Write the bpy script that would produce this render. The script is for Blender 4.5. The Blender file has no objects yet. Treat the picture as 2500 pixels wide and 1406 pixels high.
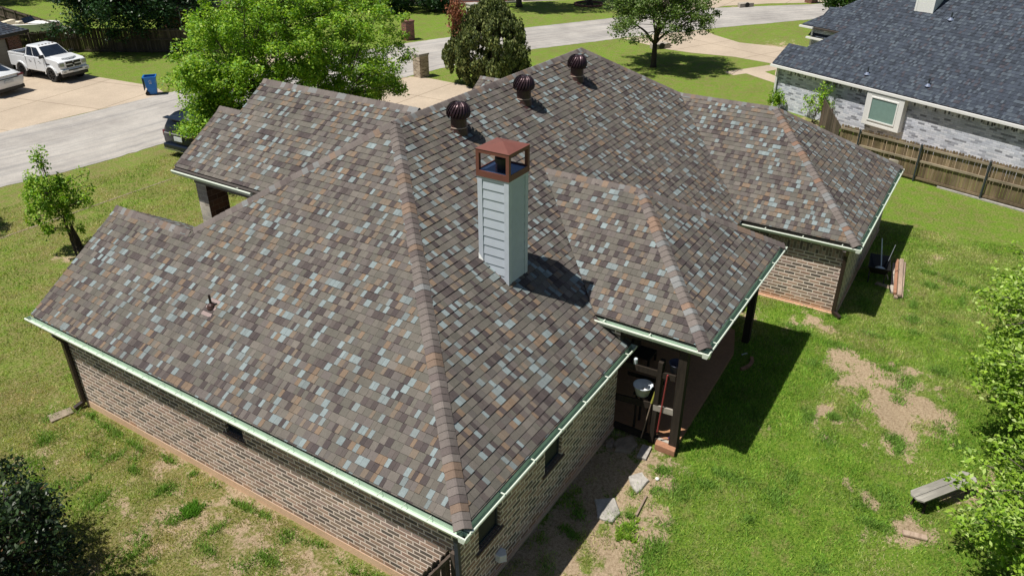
import bpy, bmesh, math, random
import numpy as np
from mathutils import Vector, Matrix
random.seed(7); RNG = np.random.default_rng(7)
S = bpy.context.scene
COL = S.collection

# ------------------------------------------------------------------ camera, sky, sun, exposure
cam_d = bpy.data.cameras.new('camera'); cam = bpy.data.objects.new('camera', cam_d); COL.objects.link(cam)
ya, pi_, ro = math.radians(-12.7264 + 45), math.radians(-29.0633), math.radians(-0.041)
F = Vector((math.cos(ya)*math.cos(pi_), math.sin(ya)*math.cos(pi_), math.sin(pi_)))
Rv = Vector((math.sin(ya), -math.cos(ya), 0)); U = Rv.cross(F)
R2 = Rv*math.cos(ro) + U*math.sin(ro); U2 = -Rv*math.sin(ro) + U*math.cos(ro)
cam.matrix_world = Matrix(((R2.x, U2.x, -F.x, -8.1461), (R2.y, U2.y, -F.y, -6.1743), (R2.z, U2.z, -F.z, 13.6214), (0, 0, 0, 1)))
cam_d.sensor_width = 36; cam_d.lens = 36*1885.353/2500
cam_d.clip_start = 0.2; cam_d.clip_end = 2000
S.camera = cam

SUN = Vector((-0.33, 0.315, 1.0)).normalized()          # direction towards the sun
w = bpy.data.worlds.new("World"); S.world = w; w.use_nodes = True
nt = w.node_tree; bg = nt.nodes['Background']
sky = nt.nodes.new('ShaderNodeTexSky'); sky.sky_type = 'NISHITA'; sky.sun_disc = False
sky.sun_elevation = math.asin(SUN.z); sky.sun_rotation = math.atan2(SUN.x, SUN.y)
nt.links.new(sky.outputs[0], bg.inputs[0]); bg.inputs[1].default_value = 0.05
sl = bpy.data.lights.new('sun', 'SUN'); sl.energy = 5.0; sl.angle = math.radians(0.5); sl.color = (1.0, 0.95, 0.87)
so = bpy.data.objects.new('sun', sl); COL.objects.link(so)
so.rotation_euler = SUN.to_track_quat('Z', 'Y').to_euler(); so.location = (0, 0, 40)
S.view_settings.view_transform = 'Standard'; S.view_settings.look = 'None'
S.view_settings.exposure = 0.18; S.view_settings.gamma = 1.0; S.view_settings.use_curve_mapping = False
S.cycles.max_bounces = 6; S.cycles.diffuse_bounces = 2; S.cycles.transparent_max_bounces = 6

# ------------------------------------------------------------------ material helpers
def mat(name):
    m = bpy.data.materials.new(name); m.use_nodes = True
    return m, m.node_tree, m.node_tree.nodes['Principled BSDF']
def N(nt, t, **kw):
    n = nt.nodes.new(t)
    for k, v in kw.items():
        if hasattr(n, k): setattr(n, k, v)
        else: n.inputs[k].default_value = v
    return n
def L(nt, a, b): nt.links.new(a, b)
def srgb(r, g, b):
    f = lambda c: (c/255/12.92) if c/255 <= .04045 else ((c/255+.055)/1.055)**2.4
    return (f(r), f(g), f(b), 1)
def ramp(nt, stops, interp='LINEAR'):
    n = nt.nodes.new('ShaderNodeValToRGB'); n.color_ramp.interpolation = interp
    e = n.color_ramp.elements
    while len(e) < len(stops): e.new(0.5)
    for i, (p, c) in enumerate(stops):
        e[i].position = p; e[i].color = c if len(c) == 4 else (*c, 1)
    return n
def mixc(nt, fac, a, b, blend='MIX'):
    n = nt.nodes.new('ShaderNodeMix'); n.data_type = 'RGBA'; n.blend_type = blend
    for s, v in ((n.inputs[0], fac), (n.inputs[6], a), (n.inputs[7], b)):
        if hasattr(v, 'links'): L(nt, v, s)
        else: s.default_value = v
    return n.outputs[2]
def math_(nt, op, a, b=None, c=None, clamp=False):
    n = nt.nodes.new('ShaderNodeMath'); n.operation = op; n.use_clamp = clamp
    for i, v in enumerate((a, b, c)):
        if v is None: continue
        if hasattr(v, 'links'): L(nt, v, n.inputs[i])
        else: n.inputs[i].default_value = v
    return n.outputs[0]
def noise(nt, scale, detail=4, rough=.6, vec=None, dist=0):
    n = nt.nodes.new('ShaderNodeTexNoise'); n.inputs['Scale'].default_value = scale
    n.inputs['Detail'].default_value = detail; n.inputs['Roughness'].default_value = rough
    n.inputs['Distortion'].default_value = dist
    if vec is None:
        g = nt.nodes.get('GEO') or nt.nodes.new('ShaderNodeNewGeometry'); g.name = 'GEO'; vec = g.outputs['Position']
    L(nt, vec, n.inputs['Vector'])
    return n
def bump(nt, p, h, strength=.3, dist=.02):
    b = nt.nodes.new('ShaderNodeBump'); b.inputs['Strength'].default_value = strength; b.inputs['Distance'].default_value = dist
    L(nt, h, b.inputs['Height']); L(nt, b.outputs[0], p.inputs['Normal'])
def attr(nt, name):
    a = nt.nodes.new('ShaderNodeAttribute'); a.attribute_name = name; return a

def m_plain(name, col, rough=.6, metal=0, var=.12, scale=6, spec=.5, bmp=0, bscale=40, coat=0):
    m, t, p = mat(name)
    n = noise(t, scale, 5, .65)
    c0 = tuple(x*(1-var) for x in col[:3]) + (1,); c1 = tuple(min(1, x*(1+var)) for x in col[:3]) + (1,)
    r = ramp(t, [(.3, c0), (.7, c1)]); L(t, n.outputs[0], r.inputs[0]); L(t, r.outputs[0], p.inputs['Base Color'])
    p.inputs['Roughness'].default_value = rough; p.inputs['Metallic'].default_value = metal
    p.inputs['Specular IOR Level'].default_value = spec; p.inputs['Coat Weight'].default_value = coat
    if bmp:
        b = noise(t, bscale, 4, .7); bump(t, p, b.outputs[0], bmp, .01)
    return m

def m_vcol(name, rough=.85, grain=.16, gscale=55, mott=.12, mscale=1.1, spec=.25, bmp=.35):
    m, t, p = mat(name)
    a = attr(t, 'tint')
    n1 = noise(t, gscale, 2, .8); n2 = noise(t, mscale, 4, .6); n3 = noise(t, gscale*.28, 3, .7)
    f = math_(t, 'ADD', math_(t, 'MULTIPLY', math_(t, 'SUBTRACT', n1.outputs[0], .5), grain*3.2),
              math_(t, 'MULTIPLY', math_(t, 'SUBTRACT', n2.outputs[0], .5), mott*3))
    f = math_(t, 'ADD', f, math_(t, 'MULTIPLY', math_(t, 'SUBTRACT', n3.outputs[0], .5), grain*1.6))
    f = math_(t, 'ADD', f, 1.0)
    v = t.nodes.new('ShaderNodeVectorMath'); v.operation = 'SCALE'; L(t, a.outputs['Color'], v.inputs[0]); L(t, f, v.inputs[3])
    L(t, v.outputs[0], p.inputs['Base Color'])
    p.inputs['Roughness'].default_value = rough; p.inputs['Specular IOR Level'].default_value = spec
    if bmp: bump(t, p, n1.outputs[0], bmp, .006)
    return m

def m_brick(name, bw, bh, palette, mortar, stain=None, stain_z=.45, msize=.011, dark=1.0):
    """procedural masonry laid out on the mesh's own uv map (metres along the wall, height)"""
    m, t, p = mat(name)
    uv = t.nodes.new('ShaderNodeUVMap'); uv.uv_map = 'UVMap'
    sp = t.nodes.new('ShaderNodeSeparateXYZ'); L(t, uv.outputs[0], sp.inputs[0])
    wob = noise(t, 9, 2, .5)
    wv = math_(t, 'MULTIPLY', math_(t, 'SUBTRACT', wob.outputs[0], .5), .012)
    row_ = math_(t, 'DIVIDE', math_(t, 'ADD', sp.outputs[1], wv), bh); row = math_(t, 'FLOOR', row_)
    off = math_(t, 'MULTIPLY', math_(t, 'MODULO', row, 2), .5)
    rj = t.nodes.new('ShaderNodeTexWhiteNoise'); rj.noise_dimensions = '1D'; L(t, row, rj.inputs['W'])
    off = math_(t, 'ADD', off, math_(t, 'MULTIPLY', rj.outputs[0], .12))
    col_ = math_(t, 'ADD', math_(t, 'DIVIDE', math_(t, 'ADD', sp.outputs[0], wv), bw), off); colf = math_(t, 'FLOOR', col_)
    fu = math_(t, 'FRACT', col_); fv = math_(t, 'FRACT', row_)
    du = math_(t, 'MULTIPLY', math_(t, 'MINIMUM', fu, math_(t, 'SUBTRACT', 1, fu)), bw)
    dv = math_(t, 'MULTIPLY', math_(t, 'MINIMUM', fv, math_(t, 'SUBTRACT', 1, fv)), bh)
    d = math_(t, 'MINIMUM', du, dv)
    mk = t.nodes.new('ShaderNodeMapRange'); mk.inputs[1].default_value = msize*.75; mk.inputs[2].default_value = msize*1.35; L(t, d, mk.inputs[0])
    cb = t.nodes.new('ShaderNodeCombineXYZ'); L(t, row, cb.inputs[0]); L(t, colf, cb.inputs[1])
    wn = t.nodes.new('ShaderNodeTexWhiteNoise'); wn.noise_dimensions = '2D'; L(t, cb.outputs[0], wn.inputs['Vector'])
    k = len(palette); r = ramp(t, [(i/k, c) for i, c in enumerate(palette)], 'CONSTANT'); L(t, wn.outputs[0], r.inputs[0])
    nn = noise(t, 14, 5, .7); nb = noise(t, .9, 4, .6)
    c = mixc(t, .35, r.outputs[0], mixc(t, 1.0, r.outputs[0], ramp_out(t, nn.outputs[0], .55, 1.45), 'MULTIPLY'))
    c = mixc(t, mk.outputs[0], mortar, c)
    c = mixc(t, 1.0, c, ramp_out(t, nb.outputs[0], .82, 1.14), 'MULTIPLY')
    if stain:
        sn = noise(t, 1.3, 5, .65)
        zz = math_(t, 'ADD', sp.outputs[1], math_(t, 'MULTIPLY', math_(t, 'SUBTRACT', sn.outputs[0], .5), .9))
        mr = t.nodes.new('ShaderNodeMapRange'); mr.inputs[1].default_value = stain_z; mr.inputs[2].default_value = .0
        mr.inputs[3].default_value = 0; mr.inputs[4].default_value = .62; L(t, zz, mr.inputs[0])
        c = mixc(t, mr.outputs[0], c, stain)
    L(t, c, p.inputs['Base Color']); p.inputs['Roughness'].default_value = .9; p.inputs['Specular IOR Level'].default_value = .2
    h = math_(t, 'ADD', mk.outputs[0], math_(t, 'MULTIPLY', nn.outputs[0], .25))
    bump(t, p, h, .8, .012)
    return m
def ramp_out(t, fac, lo, hi):
    r = t.nodes.new('ShaderNodeMapRange'); r.inputs[1].default_value = .25; r.inputs[2].default_value = .75
    r.inputs[3].default_value = lo; r.inputs[4].default_value = hi; L(t, fac, r.inputs[0])
    c = t.nodes.new('ShaderNodeCombineColor')
    for i in range(3): L(t, r.outputs[0], c.inputs[i])
    return c.outputs[0]

def m_leaf(name, trans=.35, rough=.55):
    m = bpy.data.materials.new(name); m.use_nodes = True; t = m.node_tree; t.nodes.clear()
    a = attr(t, 'tint'); o = t.nodes.new('ShaderNodeOutputMaterial')
    p = t.nodes.new('ShaderNodeBsdfPrincipled'); p.inputs['Roughness'].default_value = rough; p.inputs['Specular IOR Level'].default_value = .35
    tr = t.nodes.new('ShaderNodeBsdfTranslucent'); mx = t.nodes.new('ShaderNodeMixShader'); mx.inputs[0].default_value = trans
    L(t, a.outputs['Color'], p.inputs['Base Color'])
    tc = mixc(t, 1.0, a.outputs['Color'], (1.25, 1.35, .55, 1), 'MULTIPLY'); L(t, tc, tr.inputs[0])
    L(t, p.outputs[0], mx.inputs[1]); L(t, tr.outputs[0], mx.inputs[2]); L(t, mx.outputs[0], o.inputs[0])
    return m

def m_glass(name, col=(.02, .03, .035), rough=.06):
    m, t, p = mat(name)
    n = noise(t, 1.5, 2, .5); r = ramp(t, [(.3, (*[c*.7 for c in col], 1)), (.7, (*[c*1.5 for c in col], 1))]); L(t, n.outputs[0], r.inputs[0])
    L(t, r.outputs[0], p.inputs['Base Color']); p.inputs['Roughness'].default_value = rough; p.inputs['Specular IOR Level'].default_value = .8
    return m

M = {}
M['roof'] = m_vcol('shingle_granules', grain=.20, gscale=42, mott=.15)
M['nroof'] = m_vcol('slate_shingle_granules', grain=.12, gscale=30, mott=.08)
BR = [srgb(160, 138, 124), srgb(118, 106, 98), srgb(172, 146, 130), srgb(134, 118, 108), srgb(184, 156, 140), srgb(106, 97, 91), srgb(160, 140, 124), srgb(172, 148, 138), srgb(126, 112, 104), srgb(164, 136, 122), srgb(136, 124, 112)]
M['brick'] = m_brick('brown_brick', .345, .122, BR, srgb(236, 220, 208), srgb(222, 158, 116), .42, msize=.017)
M['soldier'] = m_brick('soldier_brick', .28, .105, BR, srgb(190, 176, 162))
M['stone'] = m_brick('column_stone', .34, .17, [srgb(96, 74, 58), srgb(120, 92, 70), srgb(84, 68, 56), srgb(110, 88, 68)], srgb(150, 130, 110), msize=.008)
M['pale_stone'] = m_brick('lit_column_and_pillar_stone', .34, .17, [srgb(190, 184, 170), srgb(170, 166, 156), srgb(205, 196, 180), srgb(160, 150, 138)], srgb(200, 192, 178), msize=.008)  # stone of a mailbox pillar; on the columns it stands for sunlight
WB = [srgb(196, 200, 212), srgb(184, 190, 202), srgb(206, 209, 218), srgb(178, 183, 196), srgb(150, 154, 166), srgb(202, 205, 214), srgb(190, 195, 206), srgb(126, 129, 138), srgb(200, 204, 214), srgb(182, 187, 198), srgb(194, 198, 210), srgb(204, 207, 216), srgb(170, 175, 186)]
M['wbrick'] = m_brick('whitewashed_brick', .36, .105, WB, srgb(176, 180, 188), msize=.008)
M['rbrick'] = m_brick('red_brick', .28, .09, [srgb(120, 66, 54), srgb(104, 58, 50), srgb(134, 80, 66), srgb(90, 56, 50)], srgb(160, 140, 128))
M['tbrick'] = m_brick('tan_brick', .30, .10, [srgb(160, 146, 126), srgb(132, 118, 100), srgb(178, 164, 144), srgb(112, 98, 84), srgb(150, 136, 118)], srgb(196, 186, 168))
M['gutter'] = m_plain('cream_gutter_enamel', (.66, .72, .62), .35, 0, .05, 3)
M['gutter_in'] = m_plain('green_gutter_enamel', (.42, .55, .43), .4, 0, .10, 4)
M['fascia'] = m_plain('dark_fascia', (.045, .035, .03), .7)
M['darkbrown'] = m_plain('brown_enamel', (.035, .022, .018), .4)
M['soffit'] = m_plain('soffit_board', (.16, .14, .12), .8)
M['concrete'] = None
M['siding'] = m_plain('pale_lap_siding', (.49, .54, .61), .65, 0, .04, 5)
M['trim'] = m_plain('pale_trim', (.52, .565, .64), .6, 0, .05, 5)
M['copper'] = m_plain('rust_red_metal', (.165, .060, .045), .5, .0, .12, 3)
M['turbine'] = m_plain('bronze_metal', (.045, .024, .030), .34, .55, .2, 4)
M['turbine_base'] = m_plain('brown_flashing', (.060, .028, .025), .45, .1, .2, 4)
M['black'] = m_plain('black_metal', (.012, .012, .013), .5)
M['rubber'] = m_plain('black_rubber', (.018, .018, .018), .85)
M['screen'] = m_plain('dark_window_screen', (.022, .026, .028), .7)
M['glass'] = m_glass('window_glass')
M['carglass'] = m_glass('tinted_car_glass', (.015, .022, .035), .04)
M['white_car'] = m_plain('white_car_paint', (.78, .80, .82), .25, 0, .02, 2, coat=.6)
M['navy_car'] = m_plain('dark_blue_car_paint', (.004, .008, .018), .3, 0, .1, 2, spec=.35, coat=.25)
M['chrome'] = m_plain('chrome_trim', (.6, .6, .62), .15, 1.0, .03)
M['lens'] = m_plain('headlamp_lens', (.35, .36, .38), .12, .4, .1, 9)
M['redlens'] = m_plain('tail_lamp_lens', (.12, .01, .012), .15)
M['amber'] = m_plain('amber_lamp', (.12, .07, .03), .3)
M['plate'] = m_plain('number_plate', (.55, .58, .6), .5)
M['blue_bin'] = m_plain('blue_plastic', (.010, .17, .52), .45, 0, .08, 3)
M['bin_dark'] = m_plain('dark_bin_plastic', (.01, .04, .10), .5)  # dark blue plastic of the hanging lid
M['white'] = m_plain('white_paint', (.78, .78, .76), .5, 0, .04)
M['nwhite'] = m_plain('white_trim_paint', (.74, .74, .72), .5, 0, .04)
M['blind'] = m_plain('green_screened_glass', (.19, .29, .26), .35, 0, .08, 6)
M['bench'] = None

def m_wood(name, c1, c2, scale=3.0, axis=2, stripes=28, rough=.85):
    m, t, p = mat(name)
    g = t.nodes.new('ShaderNodeTexCoord')
    mp = t.nodes.new('ShaderNodeMapping'); L(t, g.outputs['Object'], mp.inputs[0])
    sc = [scale*5]*3; sc[axis] = scale*.4; mp.inputs['Scale'].default_value = sc
    n = noise(t, 1.0, 6, .7, mp.outputs[0], .6); n2 = noise(t, .7, 3, .5)
    a = attr(t, 'tint')
    r = ramp(t, [(.25, c1), (.5, tuple((x+y)/2 for x, y in zip(c1, c2))), (.75, c2)]); L(t, n.outputs[0], r.inputs[0])
    c = mixc(t, 1.0, r.outputs[0], ramp_out(t, n2.outputs[0], .6, 1.35), 'MULTIPLY')
    c = mixc(t, 1.0, c, a.outputs['Color'], 'MULTIPLY')
    L(t, c, p.inputs['Base Color']); p.inputs['Roughness'].default_value = rough; p.inputs['Specular IOR Level'].default_value = .2
    bump(t, p, n.outputs[0], .5, .01)
    return m
M['fence'] = m_wood('weathered_fence_wood', (.12, .085, .05, 1), (.26, .20, .13, 1), 2.0)
M['fence_top'] = m_wood('grey_fence_rail_wood', (.20, .16, .11, 1), (.38, .32, .24, 1), 2.0, 1)
M['dfence'] = m_wood('dark_fence_wood', (.06, .045, .035, 1), (.14, .11, .09, 1), 1.6)
M['bench'] = m_wood('grey_bench_wood', (.20, .19, .17, 1), (.44, .42, .37, 1), 4, 0)
M['lumber'] = m_wood('old_lumber', (.22, .15, .11, 1), (.46, .36, .28, 1), 3, 0)
M['darkwood'] = m_wood('dark_stained_wood', (.022, .017, .013, 1), (.055, .043, .033, 1), 3, 2)
M['greywood'] = m_wood('grey_board_lit_rail_wood', (.30, .27, .23, 1), (.50, .46, .40, 1), 3, 1)  # grey boards, and the rail and sill ends coloured as sunlit
M['bark'] = m_plain('tree_bark', (.055, .042, .032), .95, 0, .35, 12, bmp=.6)
M['bark2'] = m_plain('grey_bark', (.11, .09, .075), .95, 0, .35, 12, bmp=.6)
M['leaf'] = m_leaf('leaf', .28); M['leaf_dark'] = m_leaf('dark_leaf', .15, .4); M['needle'] = m_leaf('needle', .1, .7)
M['blade'] = m_leaf('grass_blade', .3, .7)
M['rock'] = m_plain('flagstone', (.26, .21, .155), .9, 0, .3, 5, bmp=.6, bscale=14)
M['rock_pale'] = m_plain('pale_stone_slab', (.36, .34, .31), .9, 0, .28, 6, bmp=.4)
M['clay'] = m_plain('clay_block', (.34, .17, .10), .9, 0, .2, 7, bmp=.4)
M['steel_post'] = m_plain('grey_steel_post', (.055, .065, .08), .5, .3, .15)
M['tub'] = m_plain('galvanised_tub', (.62, .68, .74), .45, 0, .1)
M['red'] = m_plain('red_handle', (.28, .045, .045), .5)
M['yellow'] = m_plain('yellow_handle', (.34, .33, .06), .5)
M['purple'] = m_plain('purple_plastic', (.18, .08, .50), .4)
M['bluepot'] = m_plain('dusky_blue_ceramic', (.09, .10, .15), .4)
M['dark_inside'] = m_plain('dark_interior', (.03, .028, .026), .9)
M['culvert'] = m_plain('culvert_concrete', (.36, .32, .27), .9, 0, .15)
M['garage_door'] = m_plain('tan_garage_door', (.36, .31, .25), .6, 0, .04)
M['seat'] = m_plain('cream_boat_upholstery', (.70, .62, .46), .6)

def m_ground(name, lo, hi, sc=3, grain=.18, gsc=60, stripes=None, cracks=None, bmp=.4):
    m, t, p = mat(name)
    n1 = noise(t, sc*.12, 5, .6); n2 = noise(t, gsc*.25, 5, .8); n3 = noise(t, sc, 6, .75)
    r = ramp(t, [(.3, lo), (.7, hi)]); L(t, n1.outputs[0], r.inputs[0])
    c = mixc(t, 1.0, r.outputs[0], ramp_out(t, n2.outputs[0], 1-grain, 1+grain), 'MULTIPLY')
    c = mixc(t, 1.0, c, ramp_out(t, n3.outputs[0], 1-grain*.5, 1+grain*.5), 'MULTIPLY')
    if stripes:
        uv = t.nodes.new('ShaderNodeUVMap'); uv.uv_map = 'UVMap'
        mp = t.nodes.new('ShaderNodeMapping'); mp.inputs['Scale'].default_value = (.07, 2.6, 1); L(t, uv.outputs[0], mp.inputs[0])
        ns = noise(t, 1.0, 6, .65, mp.outputs[0], .4)
        rr = ramp(t, [(.35, (.72, .73, .76, 1)), (.5, (1, 1, 1, 1)), (.68, (1.12, 1.1, 1.08, 1))]); L(t, ns.outputs[0], rr.inputs[0])
        c = mixc(t, stripes, c, mixc(t, 1.0, c, rr.outputs[0], 'MULTIPLY'))
    if cracks:
        uv = t.nodes.new('ShaderNodeUVMap'); uv.uv_map = 'UVMap'
        sp = t.nodes.new('ShaderNodeSeparateXYZ'); L(t, uv.outputs[0], sp.inputs[0])
        d = None
        for ax in (0, 1):
            fr = math_(t, 'FRACT', math_(t, 'DIVIDE', sp.outputs[ax], cracks))
            q = math_(t, 'MULTIPLY', math_(t, 'MINIMUM', fr, math_(t, 'SUBTRACT', 1, fr)), cracks)
            d = q if d is None else math_(t, 'MINIMUM', d, q)
        mk = t.nodes.new('ShaderNodeMapRange'); mk.inputs[1].default_value = .02; mk.inputs[2].default_value = .045; L(t, d, mk.inputs[0])
        c = mixc(t, mk.outputs[0], mixc(t, 1.0, c, (.55, .53, .50, 1), 'MULTIPLY'), c)
    L(t, c, p.inputs['Base Color']); p.inputs['Roughness'].default_value = .92; p.inputs['Specular IOR Level'].default_value = .2
    bump(t, p, n2.outputs[0], bmp, .012)
    return m
M['road'] = m_ground('chip_seal_road', srgb(146, 142, 138), srgb(176, 172, 166), 2.5, .20, 50, stripes=.95)
M['drive'] = m_ground('tan_concrete', srgb(166, 152, 135), srgb(184, 169, 150), 2.5, .16, 40, cracks=5.2)
M['slab'] = m_ground('patio_concrete', srgb(156, 116, 86), srgb(176, 134, 102), 2.5, .14, 40)
M['soil'] = m_ground('stained_footing', srgb(206, 170, 140), srgb(222, 190, 160), 4, .14, 50)
M['path'] = m_ground('old_edging', srgb(120, 108, 90), srgb(150, 138, 118), 5, .12, 50)
M['mulch'] = m_ground('red_mulch', srgb(92, 48, 34), srgb(130, 74, 52), 6, .3, 50)

# ------------------------------------------------------------------ mesh builder
class MB:
    def __init__(s): s.v = []; s.f = []; s.uv = []; s.c = []; s.mi = []
    def face(s, pts, uv=None, c=None, mi=0):
        b = len(s.v); s.v += [tuple(p) for p in pts]; s.f.append(tuple(range(b, b+len(pts))))
        s.uv.append(uv or [(0, 0)]*len(pts)); s.c.append(c or (1, 1, 1)); s.mi.append(mi); return s
    def wall(s, p0, p1, z0, z1, mi=0, u0=0.0):
        d = math.hypot(p1[0]-p0[0], p1[1]-p0[1])
        return s.face([(p0[0], p0[1], z0), (p1[0], p1[1], z0), (p1[0], p1[1], z1), (p0[0], p0[1], z1)],
                      [(u0, z0), (u0+d, z0), (u0+d, z1), (u0, z1)], mi=mi)
    def box(s, x0, x1, y0, y1, z0, z1, c=None, mi=0, T=None):
        P = lambda x, y, z: tuple(T @ Vector((x, y, z))) if T is not None else (x, y, z)
        u = lambda *a: [(p[0], p[1]) for p in a]
        X, Y, Z = x1-x0, y1-y0, z1
        s.face([P(x0, y0, z0), P(x1, y0, z0), P(x1, y0, z1), P(x0, y0, z1)], [(0, z0), (X, z0), (X, z1), (0, z1)], c, mi)
        s.face([P(x1, y0, z0), P(x1, y1, z0), P(x1, y1, z1), P(x1, y0, z1)], [(X, z0), (X+Y, z0), (X+Y, z1), (X, z1)], c, mi)
        s.face([P(x1, y1, z0), P(x0, y1, z0), P(x0, y1, z1), P(x1, y1, z1)], [(0, z0), (X, z0), (X, z1), (0, z1)], c, mi)
        s.face([P(x0, y1, z0), P(x0, y0, z0), P(x0, y0, z1), P(x0, y1, z1)], [(-Y, z0), (0, z0), (0, z1), (-Y, z1)], c, mi)
        s.face([P(x0, y0, z1), P(x1, y0, z1), P(x1, y1, z1), P(x0, y1, z1)], [(0, 0), (X, 0), (X, Y), (0, Y)], c, mi)
        s.face([P(x0, y1, z0), P(x1, y1, z0), P(x1, y0, z0), P(x0, y0, z0)], [(0, 0), (X, 0), (X, Y), (0, Y)], c, mi)
        return s
    def beam(s, p0, p1, w, h, c=None, mi=0, up=(0, 0, 1)):
        p0, p1 = Vector(p0), Vector(p1); d = (p1-p0); l = d.length; d.normalize()
        u = Vector(up)
        if abs(d.dot(u)) > .98: u = Vector((1, 0, 0))
        r = d.cross(u).normalized(); u = r.cross(d).normalized()
        T = Matrix(((d.x, r.x, u.x, p0.x), (d.y, r.y, u.y, p0.y), (d.z, r.z, u.z, p0.z), (0, 0, 0, 1)))
        return s.box(0, l, -w/2, w/2, -h/2, h/2, c, mi, T)
    def tube(s, pts, rad, n=8, c=None, mi=0, cap=True):
        pts = [Vector(p) for p in pts]
        if not isinstance(rad, (list, tuple)): rad = [rad]*len(pts)
        rings = []
        for i, p in enumerate(pts):
            d = (pts[min(i+1, len(pts)-1)] - pts[max(i-1, 0)]).normalized()
            a = Vector((0, 0, 1)) if abs(d.z) < .9 else Vector((1, 0, 0))
            r = d.cross(a).normalized(); u = r.cross(d).normalized()
            rings.append([p + (r*math.cos(2*math.pi*k/n) + u*math.sin(2*math.pi*k/n))*rad[i] for k in range(n)])
        s.rings(rings, c, mi, cap); return s
    def rings(s, rings, c=None, mi=0, cap=True, close=True):
        b = len(s.v); n = len(rings[0])
        for R in rings: s.v += [tuple(p) for p in R]
        for i in range(len(rings)-1):
            for k in range(n if close else n-1):
                a, d = b+i*n+k, b+i*n+(k+1) % n
                s.f.append((a, d, d+n, a+n)); s.uv.append([(0, 0)]*4); s.c.append(c or (1, 1, 1)); s.mi.append(mi)
        if cap:
            for i in (0, len(rings)-1):
                idx = [b+i*n+k for k in range(n)]
                if i == 0: idx = idx[::-1]
                s.f.append(tuple(idx)); s.uv.append([(0, 0)]*n); s.c.append(c or (1, 1, 1)); s.mi.append(mi)
    def lathe(s, prof, ctr=(0, 0, 0), n=20, c=None, mi=0, cap=True):
        s.rings([[Vector((ctr[0]+r*math.cos(2*math.pi*k/n), ctr[1]+r*math.sin(2*math.pi*k/n), ctr[2]+z)) for k in range(n)] for r, z in prof], c, mi, cap)
        return s
    def prism(s, poly, z0, z1, c=None, mi=0, T=None):
        P = (lambda p: tuple(T @ Vector(p))) if T is not None else (lambda p: p)
        n = len(poly)
        s.face([P((x, y, z1)) for x, y in poly], [(x, y) for x, y in poly], c, mi)
        s.face([P((x, y, z0)) for x, y in poly[::-1]], [(x, y) for x, y in poly[::-1]], c, mi)
        d = 0
        for i in range(n):
            a, b = poly[i], poly[(i+1) % n]; l = math.hypot(b[0]-a[0], b[1]-a[1])
            s.face([P((*a, z0)), P((*b, z0)), P((*b, z1)), P((*a, z1))], [(d, z0), (d+l, z0), (d+l, z1), (d, z1)], c, mi); d += l
        return s
    def build(s, name, mats, parent=None, smooth=False, bevel=0, weld=False):
        me = bpy.data.meshes.new(name); me.from_pydata(s.v, [], s.f)
        if not isinstance(mats, (list, tuple)): mats = [mats]
        for m_ in mats: me.materials.append(m_)
        uvl = me.uv_layers.new(name='UVMap'); flat = [x for f in s.uv for p in f for x in p]
        uvl.data.foreach_set('uv', flat)
        a = me.attributes.new('tint', 'FLOAT_COLOR', 'FACE')
        a.data.foreach_set('color', [x for c in s.c for x in (*c[:3], 1.0)])
        me.polygons.foreach_set('material_index', s.mi)
        if smooth: me.polygons.foreach_set('use_smooth', [True]*len(s.f))
        me.update()
        o = bpy.data.objects.new(name, me); COL.objects.link(o)
        if weld or bevel:
            md = o.modifiers.new('weld', 'WELD'); md.merge_threshold = .0008
        if bevel:
            md = o.modifiers.new('bevel', 'BEVEL'); md.width = bevel; md.segments = 2; md.limit_method = 'ANGLE'; md.angle_limit = math.radians(35)
            me.polygons.foreach_set('use_smooth', [True]*len(s.f))
            md = o.modifiers.new('wn', 'WEIGHTED_NORMAL'); md.keep_sharp = True
        if parent is not None:
            o.parent = parent; o.matrix_parent_inverse = parent.matrix_basis.inverted()
        return o
def thing(name, label, cat, loc=(0, 0, 0), rz=0, group=None, rot=None):
    o = bpy.data.objects.new(name, None); COL.objects.link(o); o.empty_display_size = .3
    o.location = loc; o.rotation_euler = rot or (0, 0, rz); o['label'] = label; o['category'] = cat
    if group: o['group'] = group
    bpy.context.view_layer.update()
    return o
def local(o):      # parts given in the thing's own coordinates
    for c in o.children: c.matrix_parent_inverse = Matrix.Identity(4)
def tag(o, label, cat, group=None):
    o['label'] = label; o['category'] = cat
    if group: o['group'] = group
    return o
def struct(o): o['kind'] = 'structure'; return o
def copy_thing(src, loc, rz, label, group=None):
    r = src.copy(); COL.objects.link(r); r.location = loc; r.rotation_euler = (0, 0, rz); r['label'] = label
    if group: r['group'] = group
    for ch in src.children:
        c = ch.copy(); COL.objects.link(c); c.parent = r
        for g in ch.children:
            d = g.copy(); COL.objects.link(d); d.parent = c
    return r

def big_mesh(name, verts, faces_n, tint, m, parent=None):
    """verts (n*k,3) grouped k per face; tint (n,3) per face"""
    n = len(verts)//faces_n
    me = bpy.data.meshes.new(name); me.vertices.add(len(verts)); me.vertices.foreach_set('co', np.ascontiguousarray(verts, dtype=np.float32).ravel())
    me.loops.add(len(verts)); me.loops.foreach_set('vertex_index', np.arange(len(verts), dtype=np.int32))
    me.polygons.add(n); me.polygons.foreach_set('loop_start', np.arange(n, dtype=np.int32)*faces_n)
    me.update(calc_edges=True)
    a = me.attributes.new('tint', 'FLOAT_COLOR', 'FACE')
    a.data.foreach_set('color', np.hstack([tint, np.ones((n, 1))]).astype(np.float32).ravel())
    me.materials.append(m)
    o = bpy.data.objects.new(name, me); COL.objects.link(o)
    if parent is not None:
        o.parent = parent; o.matrix_parent_inverse = parent.matrix_basis.inverted()
    return o

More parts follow.
